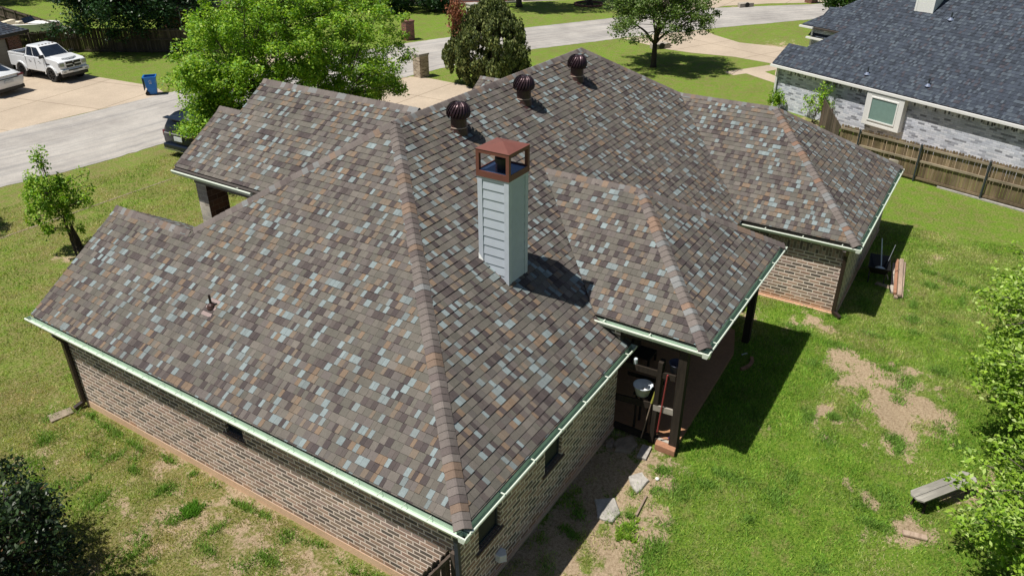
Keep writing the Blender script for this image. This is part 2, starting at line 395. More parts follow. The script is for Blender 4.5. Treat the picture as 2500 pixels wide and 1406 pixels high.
# ------------------------------------------------------------------ shingled roofs
def clip_rect(poly, lo, hi, ax):
    def cut(P, k, keep_ge):
        out = []
        for i in range(len(P)):
            a, b = P[i], P[(i+1) % len(P)]
            ina = (a[ax] >= k) if keep_ge else (a[ax] <= k); inb = (b[ax] >= k) if keep_ge else (b[ax] <= k)
            if ina: out.append(a)
            if ina != inb:
                t = (k-a[ax])/(b[ax]-a[ax]); out.append((a[0]+t*(b[0]-a[0]), a[1]+t*(b[1]-a[1])))
        return out
    P = cut(poly, lo, True)
    if len(P) > 2: P = cut(P, hi, False)
    return P if len(P) > 2 else []

PAL = [((.128, .116, .100), 30), ((.116, .108, .092), 24), ((.146, .130, .114), 18), ((.122, .106, .098), 16), ((.104, .094, .086), 12)]
ACC = [((.074, .060, .058), 15), ((.064, .052, .052), 8), ((.178, .128, .090), 8), ((.162, .128, .098), 10),
       ((.205, .248, .255), 9), ((.172, .200, .202), 9), ((.100, .084, .078), 12)]
PAL_CAP = [((.165, .142, .130), 30), ((.145, .124, .115), 25), ((.122, .100, .095), 16), ((.190, .135, .102), 5), ((.195, .198, .198), 12)]
NPAL = [((.042, .053, .072), 30), ((.049, .061, .083), 25), ((.037, .046, .064), 20)]
NACC = [((.074, .092, .114), 12), ((.030, .037, .050), 14), ((.054, .052, .064), 6), ((.064, .079, .100), 10)]
def pick(pal, rnd):
    c = rnd.choices([p[0] for p in pal], [p[1] for p in pal])[0]; k = rnd.uniform(.90, 1.12)
    return tuple(x*k for x in c)

def shingle_plane(mb, z_of, polys, rnd, pal=PAL, expo=.189, tabs=(.10, .30), thick=.016, acc=None, e=None, d=None, O=None, slope=.6567, vlo=-1e9):
    """polys: convex plan polygons in (u=along eave, r=horizontal run up the slope from the eave line)"""
    k = math.sqrt(1+slope*slope)
    e = Vector(e); d = Vector(d); O = Vector(O)
    s = (d + Vector((0, 0, slope)))/k; n = e.cross(s)
    if n.z < 0: n = -n
    n.normalize()
    P = [[(u, r*k) for u, r in poly] for poly in polys]
    vmin = min(p[1] for q in P for p in q); vmax = max(p[1] for q in P for p in q)
    umin = min(p[0] for q in P for p in q); umax = max(p[0] for q in P for p in q)
    i0 = int(math.floor(vmin/expo)); i1 = int(math.ceil(vmax/expo))
    for i in range(i0, i1+1):
        va, vb = i*expo, (i+1)*expo
        u = umin - rnd.uniform(0, .4); prev = None
        strips = [clip_rect(poly, va, vb, 1) for poly in P]
        strips = [q for q in strips if q]
        if not strips: continue
        while u < umax:
            if rnd.random() < .56: wd = rnd.uniform(.08, .165); c = pick(acc or ACC, rnd); th = thick*1.3
            else: wd = rnd.uniform(.10, .25); c = pick(pal, rnd); th = thick*rnd.choice([.8, 1.0])
            g = .002
            for q in strips:
                t = clip_rect(q, u+g, u+wd-g, 0)
                if not t: continue
                top = []
                for a, b in t:
                    h = th + (.35*thick-th)*((b-va)/expo)
                    top.append(O + e*a + s*b + n*(h*1.35+.003))
                if n.dot((top[1]-top[0]).cross(top[2]-top[0])) < 0:
                    top = top[::-1]; t = t[::-1]
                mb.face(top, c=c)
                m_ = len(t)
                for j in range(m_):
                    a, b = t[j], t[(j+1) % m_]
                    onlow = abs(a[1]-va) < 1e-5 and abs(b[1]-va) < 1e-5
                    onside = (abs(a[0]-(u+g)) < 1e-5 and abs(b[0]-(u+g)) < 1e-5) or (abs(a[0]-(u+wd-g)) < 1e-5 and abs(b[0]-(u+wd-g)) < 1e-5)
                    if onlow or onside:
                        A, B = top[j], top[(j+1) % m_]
                        mb.face([B, A, A-n*.03, B-n*.03], c=tuple(x*.40 for x in c) if onlow else c)  # butt faces coloured darker to deepen the shadow line under each course
            u += wd

def cap_run(p0, p1, na, nb, name, parent, rnd, pal=PAL_CAP, step=.168, hw=.195, m='roof'):
    """overlapping cap shingles from p0 (low end) to p1; na, nb = downhill unit vectors of the two sides"""
    p0, p1 = Vector(p0), Vector(p1); D = (p1-p0); Lg = D.length; D.normalize(); mb = MB()
    sa, sb = Vector(na), Vector(nb); sa = (sa - D*sa.dot(D)).normalized(); sb = (sb - D*sb.dot(D)).normalized()
    upv = -(sa+sb).normalized()
    k = int(Lg/step)+1; last = None
    for i in range(k):
        s0, s1 = i*step, min((i+1)*step+.05, Lg)
        if last is None or rnd.random() > .12: last = pick(pal, rnd)
        c = last; j = rnd.uniform(-.004, .004)
        def sec(s, h, wq):
            b = p0 + D*s
            return [b+sa*wq+upv*(h*.55), b+sa*wq*.5+upv*(h+.006), b+sa*wq*.12+upv*(h+.018), b+sb*wq*.12+upv*(h+.018), b+sb*wq*.5+upv*(h+.006), b+sb*wq+upv*(h*.55)]
        lo = sec(s0, .042, hw+j); hi = sec(s1, .026, hw*.97+j)
        for q in range(5):
            f = [lo[q], lo[q+1], hi[q+1], hi[q]]
            nn = (f[1]-f[0]).cross(f[2]-f[0])
            if nn.dot(upv) < 0: f = f[::-1]
            mb.face(f, c=c)
            mb.face([lo[q]-upv*.045, lo[q+1]-upv*.045, lo[q+1], lo[q]], c=tuple(x*.5 for x in c))
        for sd in (0, 5):
            mb.face([lo[sd], hi[sd], hi[sd]-upv*.05, lo[sd]-upv*.05], c=c)
    return mb.build(name, M[m], parent)

def gutter_run(p0, p1, out, parent, w_=.155, h=.125, hang=1.25, first=.6, cw=.03):
    """open trough along an eave; p0->p1 outer top line, out = outward unit vector"""
    p0, p1, out = Vector(p0), Vector(p1), Vector(out); D = (p1-p0); Lg = D.length; D.normalize()
    mb = MB(); up = Vector((0, 0, 1))
    prof = [(0.0, 0.0), (.024, .004), (.028, -.012), (.028, -.05), (.045, -h+.02), (w_-.01, -h+.02), (w_, -.005), (w_, .0)]      # inside skin
    outp = [(0.0, 0.0), (-.012, -.02), (.004, -.055), (.02, -h*.8), (.035, -h), (w_-.005, -h), (w_+.004, .0)]
    def sweep(pr, mi):
        for (a, b), (c_, d_) in zip(pr[:-1], pr[1:]):
            A = p0 - out*a + up*b; B = p0 - out*c_ + up*d_
            mb.face([A, B, B+D*Lg, A+D*Lg], mi=mi)
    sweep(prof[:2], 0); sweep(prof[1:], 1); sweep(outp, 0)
    for e_ in (p0, p1):
        pts = [e_ - out*a + up*b for a, b in outp]
        mb.face(pts, mi=0); mb.face([p+D*(.006 if e_ is p0 else -.006) for p in pts], mi=0)
    s_ = first
    while s_ < Lg-.1:
        b = p0 + D*s_
        mb.beam(b-out*.0+up*.012, b-out*(w_+.0)+up*.012, cw, .012, mi=0); s_ += hang
    return mb.build('gutter', [M['gutter'], M['gutter_in']], parent)

HE, MS = 2.65, .6567
H0 = MS*7.31
rn = random.Random(11)
house = thing('brick_house', 'brown brick house with mottled brown, tan and blue-grey shingle roof filling the view', 'house', (8, 5, 0))

roof = MB()
X, Y = (1, 0, 0), (0, 1, 0); nX, nY = (-1, 0, 0), (0, -1, 0)
G = .13    # shingles stop above the gutter
# every call: u along e, run along d, O on the eave line at height HE (or the given height)
# A: side slope facing the near left yard
shingle_plane(roof, None, [[(G, G), (7.31, 7.31), (11.35, 3.27), (11.35, G)], [(11.35, G), (11.35, 3.27), (14.60, 3.27), (14.60, G)]], rn, e=Y, d=X, O=(0, 0, HE))
# A': far side of the small side gable
shingle_plane(roof, None, [[(-14.60, 1.25), (-14.60, 3.27), (-11.35, 3.27), (-11.2, 1.25)]], rn, e=nY, d=nX, O=(6.54, 0, HE))
# B: street slope
shingle_plane(roof, None, [[(-7.31, 7.31), (-18.04, 7.31), (-21.9, 3.42), (-3.42, 3.42)], [(-11.45, 3.42), (-21.9, 3.42), (-25.2, G), (-11.45, G)]], rn, e=nX, d=nY, O=(0, 14.62, HE))
# C: back slope
shingle_plane(roof, None, [[(G, G), (7.62, G), (7.62, 1.4), (1.4, 1.4)], [(14.4, G), (16.68, G), (17.95, 1.4), (14.4, 1.4)],
                           [(1.4, 1.4), (17.95, 1.4), (20.95, 4.40), (18.04, 7.31), (7.31, 7.31)]], rn, e=X, d=Y, O=(0, 0, HE))
# D E F: far wing
shingle_plane(roof, None, [[(-3.65, G), (.62, 4.40), (4.40, 4.40), (G, G)]], rn, e=Y, d=X, O=(16.55, 0, HE))
shingle_plane(roof, None, [[(16.68, G), (25.22, G), (20.95, 4.40)]], rn, e=X, d=Y, O=(0, -3.78, HE))
shingle_plane(roof, None, [[(-7.31, 7.31), (-4.40, 4.40), (-4.40, G), (-14.5, G)], [(-4.40, G), (-4.40, 4.40), (-.62, 4.40), (-.62, G)], [(-.62, G), (-.62, 4.40), (3.65, G)]], rn, e=nY, d=nX, O=(25.35, 0, HE))
# patio roof
HP = 3.35
shingle_plane(roof, None, [[(-2+G, G), (1.45, 3.45), (4.60, 3.45), (1.07, G)]], rn, e=Y, d=X, O=(7.18, 0, HP))
shingle_plane(roof, None, [[(7.18+G, G), (14.08-G, G), (10.63, 3.45)]], rn, e=X, d=Y, O=(0, -2, HP))
shingle_plane(roof, None, [[(2-G, G), (-1.45, 3.45), (-4.60, 3.45), (-1.07, G)]], rn, e=nY, d=nX, O=(14.08, 0, HP))
# portico wing
HW = 5.34; RW = 3.21; ZR = HW + MS*RW
shingle_plane(roof, None, [[(10.5, .05), (10.5, RW), (13.58, RW), (13.58, .05)], [(7.36, RW), (10.5, RW), (10.5, .05)], [(13.58, .05), (13.58, 2.08), (14.50, 2.08), (14.50, .05)]], rn, e=Y, d=X, O=(5.16+.08, 0, HW+.05))
shingle_plane(roof, None, [[(-13.58, 0), (-13.58, RW), (-10.5, RW), (-10.5, 0)], [(-10.5, RW), (-7.36, RW), (-10.5, 0)]], rn, e=nY, d=nX, O=(11.66, 0, HW+.05))
shingle_plane(roof, None, [[(-14.50, 0), (-14.50, 2.08), (-13.58, 2.08), (-13.58, 0)]], rn, e=nY, d=nX, O=(9.44, 0, HW+.05))
# small entry gable beyond the ridge
shingle_plane(roof, None, [[(10.4, 0), (12.2, 1.9), (14.95, 1.9), (14.95, 0)]], rn, e=Y, d=X, O=(20.6, 0, 3.25))
shingle_plane(roof, None, [[(-14.95, 0), (-14.95, 1.9), (-12.2, 1.9), (-10.4, 0)]], rn, e=nY, d=nX, O=(24.4, 0, 3.25))
roof_o = roof.build('roof', M['roof'], house)

# decking and soffits under the shingles
dk = MB()
def deck(pts):
    dk.face([(x, y, z-.03) for x, y, z in pts]); dk.face([(x, y, z-.12) for x, y, z in pts[::-1]])
    for i in range(len(pts)):
        a, b = pts[i], pts[(i+1) % len(pts)]
        dk.face([(a[0], a[1], a[2]-.12), (b[0], b[1], b[2]-.12), (b[0], b[1], b[2]-.03), (a[0], a[1], a[2]-.03)])
zA = lambda x: HE+MS*x
g = .17
deck([(g, g, zA(g)), (7.31, 7.31, HE+H0), (3.27, 11.35, zA(3.27)), (3.27, 14.58, zA(3.27)), (g, 14.58, zA(g))])
deck([(3.27, 11.2, zA(3.27)), (5.25, 11.2, zA(1.29)), (5.25, 14.58, zA(1.29)), (3.27, 14.58, zA(3.27))])
deck([(7.31, 7.31, HE+H0), (18.04, 7.31, HE+H0), (21.9, 11.2, zA(3.42)), (3.42, 11.2, zA(3.42))])
deck([(11.45, 11.2, zA(3.42)), (21.9, 11.2, zA(3.42)), (25.2, 14.5, zA(.12)), (11.45, 14.5, zA(.12))])
deck([(g, g, zA(g)), (7.62, g, zA(g)), (7.62, 1.4, zA(1.4)), (17.95, 1.4, zA(1.4)), (20.95, 4.4, zA(4.4)), (18.04, 7.31, HE+H0), (7.31, 7.31, HE+H0)])
deck([(16.7, -3.61, HE+.10), (20.95, .62, HE+MS*4.4), (20.95, 4.4, HE+MS*4.4), (16.7, .15, HE+.10)])
deck([(16.7, -3.61, HE+.11), (25.2, -3.61, HE+.11), (20.95, .62, HE+MS*4.4)])
deck([(18.04, 7.31, HE+H0), (20.95, 4.4, HE+MS*4.4), (20.95, .62, HE+MS*4.4), (25.2, -3.6, HE+.1), (25.2, 14.5, HE+.1)])
deck([(7.35, -1.83, HP+.11), (10.63, 1.45, HP+MS*3.45), (10.63, 4.55, HP+MS*3.45), (7.35, 1.2, HP+.11)])
deck([(7.35, -1.83, HP+.11), (13.91, -1.83, HP+.11), (10.63, 1.45, HP+MS*3.45)])
deck([(13.91, -1.83, HP+.11), (13.91, 1.2, HP+.11), (10.63, 4.55, HP+MS*3.45), (10.63, 1.45, HP+MS*3.45)])
deck([(5.24, 10.5, HW+.05), (8.45, 7.36, ZR+.05), (8.45, 13.56, ZR+.05), (5.24, 13.56, HW+.05)])
deck([(5.24, 13.56, HW+.05), (7.32, 13.56, HW+.05+MS*2.08), (7.32, 14.48, HW+.05+MS*2.08), (5.24, 14.48, HW+.05)])
deck([(8.45, 7.36, ZR+.05), (11.6, 10.5, HW+.09), (11.6, 13.56, HW+.09), (8.45, 13.56, ZR+.05)])
deck([(7.32, 13.56, HW+.05+MS*2.08), (9.40, 13.56, HW+.07), (9.40, 14.48, HW+.07), (7.32, 14.48, HW+.05+MS*2.08)])
deck([(20.6, 12.0, 3.25), (22.5, 12.0, 4.50), (22.5, 14.93, 4.50), (20.6, 14.93, 3.25)])
deck([(22.5, 12.0, 4.50), (24.4, 12.0, 3.25), (24.4, 14.93, 3.25), (22.5, 14.93, 4.50)])
dk.build('roof_deck', M['fascia'], house)
sf = MB()
def slabbox(x0, x1, y0, y1, z): sf.box(x0, x1, y0, y1, z-.03, z)
slabbox(.17, .32, .17, 14.5, HE-.16); slabbox(.33, 7.6, .17, .37, HE-.165); slabbox(16.72, 16.87, -3.6, .3, HE-.16)
slabbox(16.88, 25.2, -3.6, -3.40, HE-.165)
sf.box(.165, .185, .165, 14.55, HE-.16, HE+.07); sf.box(.19, 7.60, .165, .185, HE-.16, HE+.07)
sf.box(16.715, 16.735, -3.6, .3, HE-.16, HE+.07); sf.box(16.74, 25.2, -3.615, -3.595, HE-.16, HE+.07)
sf.box(7.345, 7.365, -1.83, 1.1, HP-.17, HP+.07); sf.box(7.37, 13.9, -1.835, -1.815, HP-.17, HP+.07); sf.box(13.905, 13.925, -1.83, 1.2, HP-.17, HP+.07)
sf.box(7.40, 13.89, -1.80, 3.35, HP-.10, HP-.07)
sf.build('fascia_board', M['fascia'], house)

# ridge and hip caps
k = math.sqrt(1+MS*MS)
dn_X = (1, 0, -MS); dn_nX = (-1, 0, -MS); dn_Y = (0, 1, -MS); dn_nY = (0, -1, -MS)
cap_run((.12, .12, HE+.10), (7.31, 7.31, HE+H0), dn_nX, dn_nY, 'hip_cap', roof_o, rn)
cap_run((3.35, 11.27, HE+MS*3.35), (7.31, 7.31, HE+H0+.01), dn_nX, dn_Y, 'hip_cap', roof_o, rn)
cap_run((3.27, 14.60, HE+MS*3.27), (3.27, 11.30, HE+MS*3.27), dn_nX, dn_X, 'ridge_cap', roof_o, rn, hw=.19)
cap_run((18.04, 7.31, HE+H0), (7.20, 7.31, HE+H0), dn_Y, dn_nY, 'ridge_cap', roof_o, rn, hw=.20)
cap_run((20.95, 4.40, HE+MS*4.40), (18.04, 7.31, HE+H0), dn_X, dn_nY, 'hip_cap', roof_o, rn)
cap_run((25.2, 14.5, HE+.1), (18.04, 7.31, HE+H0), dn_X, dn_Y, 'hip_cap', roof_o, rn)
cap_run((20.95, 4.40, HE+MS*4.40), (20.95, .55, HE+MS*4.40), dn_nX, dn_X, 'ridge_cap', roof_o, rn, hw=.19)
cap_run((16.66, -3.67, HE+.09), (20.95, .62, HE+MS*4.40), dn_nX, dn_nY, 'hip_cap', roof_o, rn, pal=PAL_CAP+[((.20, .125, .09), 12)])
cap_run((25.24, -3.67, HE+.09), (20.95, .62, HE+MS*4.40), dn_X, dn_nY, 'hip_cap', roof_o, rn)
cap_run((10.63, 4.62, HP+MS*3.45), (10.63, 1.40, HP+MS*3.45), dn_nX, dn_X, 'ridge_cap', roof_o, rn, pal=PAL_CAP+[((.21, .15, .11), 18)], hw=.19)
cap_run((7.29, -1.89, HP+.09), (10.63, 1.45, HP+MS*3.45), dn_nX, dn_nY, 'hip_cap', roof_o, rn, pal=PAL_CAP+[((.20, .135, .10), 10)])
cap_run((13.97, -1.89, HP+.09), (10.63, 1.45, HP+MS*3.45), dn_X, dn_nY, 'hip_cap', roof_o, rn)
cap_run((8.45, 13.58, ZR+.05), (8.45, 7.36, ZR+.05), dn_nX, dn_X, 'ridge_cap', roof_o, rn, hw=.19)
cap_run((7.32, 14.50, HW+.05+MS*2.08), (7.32, 13.5, HW+.05+MS*2.08), dn_nX, dn_X, 'ridge_cap', roof_o, rn, hw=.19)
cap_run((22.5, 14.95, 4.50), (22.5, 12.3, 4.50), dn_nX, dn_X, 'ridge_cap', roof_o, rn, hw=.19)

# gutters
gutter_run((0, -.01, HE), (0, 14.75, HE), nX, house, first=.9, hang=.62, cw=.008)
gutter_run((-.01, 0, HE), (7.68, 0, HE), nY, house, first=.22, hang=1.16)
gutter_run((7.18, -2.01, HP), (7.18, 1.10, HP), nX, house, first=.3)
gutter_run((7.17, -2, HP), (14.09, -2, HP), nY, house)
gutter_run((16.57, -3.79, HE), (16.57, .18, HE), nX, house)
gutter_run((16.56, -3.78, HE), (25.36, -3.78, HE), nY, house)
gutter_run((5.16, 11.0, HW), (5.16, 14.52, HW), nX, house, hang=9)

# walls
W = [(.3, .35), (7.35, .35), (7.35, 3.4), (13.9, 3.4), (13.9, .35), (16.85, .35), (16.85, -3.42), (25.05, -3.42), (25.05, 14.3), (11.3, 14.3), (11.3, 11.25), (5.3, 11.25), (5.3, 13.45), (.3, 13.45)]
def wall_part(i, openings=(), zt=None):
    a, b = W[i], W[(i+1) % len(W)]; mb = MB(); d = math.hypot(b[0]-a[0], b[1]-a[1]); zt = zt or HE-.16
    ux, uy = (b[0]-a[0])/d, (b[1]-a[1])/d; nx, ny = uy, -ux
    P = lambda u, z, dep=0: (a[0]+ux*u-nx*dep, a[1]+uy*u-ny*dep, z)
    us = sorted(set([0, d]+[o[0] for o in openings]+[o[1] for o in openings]))
    for u0, u1 in zip(us[:-1], us[1:]):
        hole = [o for o in openings if o[0] <= u0+1e-6 and o[1] >= u1-1e-6]
        zs = [-.2, zt] if not hole else [-.2, hole[0][2], hole[0][3], zt]
        for z0, z1 in ([(zs[0], zs[1])] if not hole else [(zs[0], zs[1]), (zs[2], zs[3])]):
            if z1 > z0: mb.face([P(u0, z0), P(u1, z0), P(u1, z1), P(u0, z1)], [(u0, z0), (u1, z0), (u1, z1), (u0, z1)])
        for o in hole:
            D_ = .12
            for (p, q, r_, s_) in (((o[0], o[2]), (o[0], o[3]), 0, 0), ((o[1], o[3]), (o[1], o[2]), 0, 0)):
                mb.face([P(p[0], p[1]), P(p[0], p[1], D_), P(q[0], q[1], D_), P(q[0], q[1])], [(0, p[1]), (D_, p[1]), (D_, q[1]), (0, q[1])])
            mb.face([P(o[0], o[3]), P(o[1], o[3]), P(o[1], o[3], D_), P(o[0], o[3], D_)])
    return mb.build('wall', M['brick'], house), P
wo = {0: [(.62, 1.42, 1.30, 2.38), (3.28, 4.06, 1.30, 2.38)], 13: [(6.35, 6.95, 1.85, 2.38)]}
for i in range(len(W)):
    zt = None
    if i in (9, 10): zt = 5.2
    if i in (1, 2, 3): zt = 3.22
    wobj, P = wall_part(i, wo.get(i, ()), zt)
    for (u0, u1, z0, z1) in wo.get(i, ()):
        fr = MB(); t_ = .045
        for (a0, a1, b0, b1) in ((u0, u1, z0+.0, z0+t_), (u0, u1, z1-t_, z1), (u0, u0+t_, z0+t_, z1-t_), (u1-t_, u1, z0+t_, z1-t_)):
            q = [P(a0, b0, .07), P(a1, b0, .07), P(a1, b1, .07), P(a0, b1, .07)]; fr.face(q)
            for j in range(4):
                A, B = q[j], q[(j+1) % 4]; nrm = Vector(P(0, 0, .11))-Vector(P(0, 0, .07))
                fr.face([A, B, Vector(B)+nrm, Vector(A)+nrm])
        win = fr.build('window', M['steel_post'], house)
        pn = MB(); pn.face([P(u0+.03, z0+.03, .10), P(u1-.03, z0+.03, .10), P(u1-.03, z1-.03, .10), P(u0+.03, z1-.03, .10)])
        pn.build('pane', M['screen'], win)
        sl_ = MB(); kk = 0; u = u0-.10
        while u < u1+.06:
            ub = u+.098
            A = [P(u, z0-.10, -.03), P(ub, z0-.10, -.03), P(ub, z0-.02, -.05), P(u, z0-.02, -.05)]
            Bk = [P(u, z0-.10, .12), P(ub, z0-.10, .12), P(ub, z0+.02, .12), P(u, z0+.02, .12)]
            sl_.face(A); sl_.face([A[3], A[2], Bk[2], Bk[3]]); sl_.face([A[0], A[3], Bk[3], Bk[0]]); sl_.face([A[1], Bk[1], Bk[2], A[2]]); sl_.face([A[0], Bk[0], Bk[1], A[1]])
            u = ub+.012
        sl_.build('window_sill', m_plain('sill_brick', srgb(104, 88, 78), .9, 0, .25, 8) if 'sill' not in M else M['sill'], win)
# soldier course on far wing
sd = MB(); u = 0
sd.face([(16.846, .35, 2.08), (16.846, -3.424, 2.08), (16.846, -3.424, 2.36), (16.846, .35, 2.36)], [(2.08, 0), (2.08, 3.77), (2.36, 3.77), (2.36, 0)])
sd.build('soldier_course', M['soldier'], house)
# gable wall of the portico and its columns
gb = MB()
gb.face([(5.35, 13.50, HW-.05), (11.2, 13.50, HW-.05), (8.45, 13.50, ZR-.1)]); gb.build('gable_wall', M['soffit'], house); gb = MB(); gb.face([(.35, 13.45, HE-.16), (5.2, 13.45, HE-.16), (5.2, 13.45, HE+.7), (3.27, 13.45, HE+MS*3.2), (.35, 13.45, HE+.08)])
gb.build('gable_wall', M['brick'], house); gb = MB(); gb.face([(20.9, 14.5, HE-.1), (24.1, 14.5, HE-.1), (24.1, 14.5, 3.2), (22.5, 14.5, 4.3), (20.9, 14.5, 3.2)])
gb.build('gable_wall', M['soffit'], house); gb = MB(); gb.box(5.45, 5.75, 11.26, 13.9, HW-.36, HW-.04); gb.box(5.76, 11.2, 13.6, 13.88, HW-.36, HW-.04)
gb.build('portico_beam', M['soffit'], house)
for (cx, nm) in ((5.48, 0), (10.5, 1)):
    cb = MB(); cb.box(cx, cx+.72, 13.42, 13.88, 0, HW-.37); cb.build('column', M['stone'], house)
    cb = MB(); cb.box(cx-.012, cx-.002, 13.42, 13.88, 0, HW-.37); cb.build('column_lit_face', M['pale_stone'], house)  # thin pale skin paints sunlight onto the column's left side

# downspouts
def downspout(pts, m, r=.045):
    mb = MB(); 
    for a, b in zip(pts[:-1], pts[1:]): mb.beam(a, b, r*2, r*1.7)
    return mb.build('downspout', m, house)
downspout([(.07, 13.55, HE-.15), (.24, 13.49, HE-.42), (.24, 13.49, .16), (-.02, 13.55, .07)], M['darkbrown'], .065)
downspout([(16.62, -3.3, HE-.15), (16.77, -3.36, HE-.38), (16.77, -3.36, .16), (16.62, -3.62, .06)], M['darkbrown'], .06)
downspout([(.12, .30, HE-.16), (.14, .30, 2.1), (.16, .28, .1)], M['steel_post'], .045)

# chimney
chx, chy, chw, chz = 5.84, 2.75, .85, 7.19
ch = MB(); ch.box(chx+.03, chx+chw-.03, chy+.03, chy+chw-.03, 4.2, chz)
cho = ch.build('chimney', M['trim'], house)
sb = MB(); nb_ = 16; z = 4.2; bh_ = .242
while z < chz-.05:
    z1 = min(z+bh_, chz-.10)
    for side in range(2):
        if side == 0:   # facing -x
            x = chx; A = [(x-.002, chy+.12, z), (x-.002, chy+chw-.12, z), (x+.014, chy+chw-.12, z1), (x+.014, chy+.12, z1)]
            Bk = [(x+.03, chy+.12, z), (x+.03, chy+chw-.12, z)]
        else:
            y = chy; A = [(chx+chw-.12, y-.002, z), (chx+.12, y-.002, z), (chx+.12, y+.014, z1), (chx+chw-.12, y+.014, z1)]
            Bk = [(chx+chw-.12, y+.03, z), (chx+.12, y+.03, z)]
        sb.face(A[::-1]); sb.face([A[0], A[1], Bk[1], Bk[0]])
    for side in range(2):
        if side == 0: x = chx+chw; A = [(x+.002, chy+chw-.12, z), (x+.002, chy+.12, z), (x-.022, chy+.12, z1), (x-.022, chy+chw-.12, z1)]
        else: y = chy+chw; A = [(chx+.12, y+.002, z), (chx+chw-.12, y+.002, z), (chx+chw-.12, y-.022, z1), (chx+.12, y-.022, z1)]
        sb.face(A)
    z += bh_
sb.build('siding', M['siding'], cho)
tr = MB()
for (a, b) in ((chx-.012, chy-.012), (chx+chw-.118, chy-.012), (chx-.012, chy+chw-.118), (chx+chw-.118, chy+chw-.118)): tr.box(a, a+.13, b, b+.13, 4.2, chz)
tr.box(chx-.008, chx+chw+.008, chy-.008, chy+chw+.008, chz-.10, chz-.004)
tr.build('corner_trim', M['trim'], cho)
cp = MB(); e_ = .03; cx0, cx1, cy0, cy1 = chx-e_, chx+chw+e_, chy-e_, chy+chw+e_; z0, z1 = chz-.03, chz+.63; pw = .085
cp.box(cx0, cx1, cy0, cy0+.02, z0, z0+.15); cp.box(cx0, cx1, cy1-.02, cy1, z0, z0+.15); cp.box(cx0, cx0+.02, cy0+.02, cy1-.02, z0, z0+.15); cp.box(cx1-.02, cx1, cy0+.02, cy1-.02, z0, z0+.15)
for a, b in ((cx0, cy0), (cx1-pw, cy0), (cx0, cy1-pw), (cx1-pw, cy1-pw)): cp.box(a, a+pw, b, b+pw, z0+.15, z1-.09)
cp.box(cx0, cx1, cy0, cy1, z1-.09, z1-.07); cp.box(cx0, cx1, cy0, cy0+.02, z1-.07, z1); cp.box(cx0, cx1, cy1-.02, cy1, z1-.07, z1)
cp.box(cx0, cx0+.02, cy0+.02, cy1-.02, z1-.07, z1); cp.box(cx1-.02, cx1, cy0+.02, cy1-.02, z1-.07, z1)
ap = ((cx0+cx1)/2, (cy0+cy1)/2, z1+.11); o_ = .01
q = [(cx0-o_, cy0-o_, z1), (cx1+o_, cy0-o_, z1), (cx1+o_, cy1+o_, z1), (cx0-o_, cy1+o_, z1)]
for j in range(4): cp.face([q[j], q[(j+1) % 4], ap])
cp.build('chimney_cap', M['copper'], cho)
fl = MB(); fl.box(cx0+.02, cx1-.02, cy0+.02, cy1-.02, chz+.06, chz+.09); fl.build('cap_floor', m_plain('painted_blue_reflection', (.06, .10, .20), .25, .7), cho)  # blue base colour paints in a reflection on the cap floor
fl = MB(); fl.lathe([(.14, .09), (.14, .24), (.19, .25), (.19, .37), (.15, .38), (0, .38)], (ap[0], ap[1], chz), 18); fl.build('flue', M['black'], cho, smooth=False)
fs = MB()
fs.face([(chx-.07, chy+chw-.02, HE+MS*(chy+chw-.02)+.03), (chx-.016, chy+chw-.14, HE+MS*(chy+chw-.14)+.03), (chx-.016, chy+chw+.02, HE+MS*(chy+chw)+.15)])
fs.build('flashing', M['white'], cho)

# roof turbines
def turbine(x, y, sc, label=None):
    zr = HE+MS*y; T = bpy.data.objects.new('roof_turbine', None); COL.objects.link(T); T.location = (x, y, zr); T.parent = house
    T.matrix_parent_inverse = house.matrix_basis.inverted()
    bpy.context.view_layer.update()
    b = MB(); b.lathe([(.30, -.14), (.285, .0), (.272, .08), (.262, .22), (.262, .47), (.2, .47)], (0, 0, 0), 24)
    n_ = Vector((0, -MS, 1)).normalized()
    b.face([(-.36, -.42, -.42*MS+.024), (.30, -.42, -.42*MS+.024), (.30, .1, .1*MS+.024), (-.36, .1, .1*MS+.024)])
    o1 = b.build('turbine_base', M['turbine_base'], T, smooth=False)
    rb = MB(); rb.lathe([(.270, .085), (.284, .095), (.284, .115), (.270, .125)], (0, 0, 0), 24, cap=False)
    o3 = rb.build('seal_ring', m_plain('pale_sealant', (.34, .25, .2), .5), T)
    h = MB(); nb = 22
    for i in range(nb):
        a0 = 2*math.pi*i/nb; prev = None
        for j in range(11):
            t = j/10; zz = .50 + .38*t; r = .24 + .075*math.sin(math.pi*min(1, t*1.15+.0)) if t < .55 else None
            ph = t*math.pi*.94
            r = .05 + .315*max(0, math.sin(.52 + t*2.50))**.62
            zz = .41 + .50*(1-math.cos(t*math.pi*.86))/1.9
            a = a0 + .75*t
            o_i = Vector((r*math.cos(a), r*math.sin(a), zz)); o_o = Vector(((r+.035)*math.cos(a+.21), (r+.035)*math.sin(a+.21), zz+.002))
            mid = Vector(((r+.03)*math.cos(a+.10), (r+.03)*math.sin(a+.10), zz+.002))
            cur = (o_i, mid, o_o)
            if prev:
                h.face([prev[0], prev[1], cur[1], cur[0]]); h.face([prev[1], prev[2], cur[2], cur[1]])
            prev = cur
    h.lathe([(0, .91), (.10, .905), (.13, .88), (.11, .87)], (0, 0, 0), 20, cap=False)
    h.lathe([(.20, .45), (.19, .84)], (0, 0, 0), 16, cap=False)
    o2 = h.build('turbine_head', M['turbine'], T, smooth=True)
    for o in (o1, o2, o3): o.matrix_parent_inverse = Matrix.Identity(4)
    T.scale = (sc, sc, sc)
    return T
TB = [(9.08, 6.48), (12.60, 6.48), (16.12, 6.46)]
t0 = turbine(*TB[0], .87)
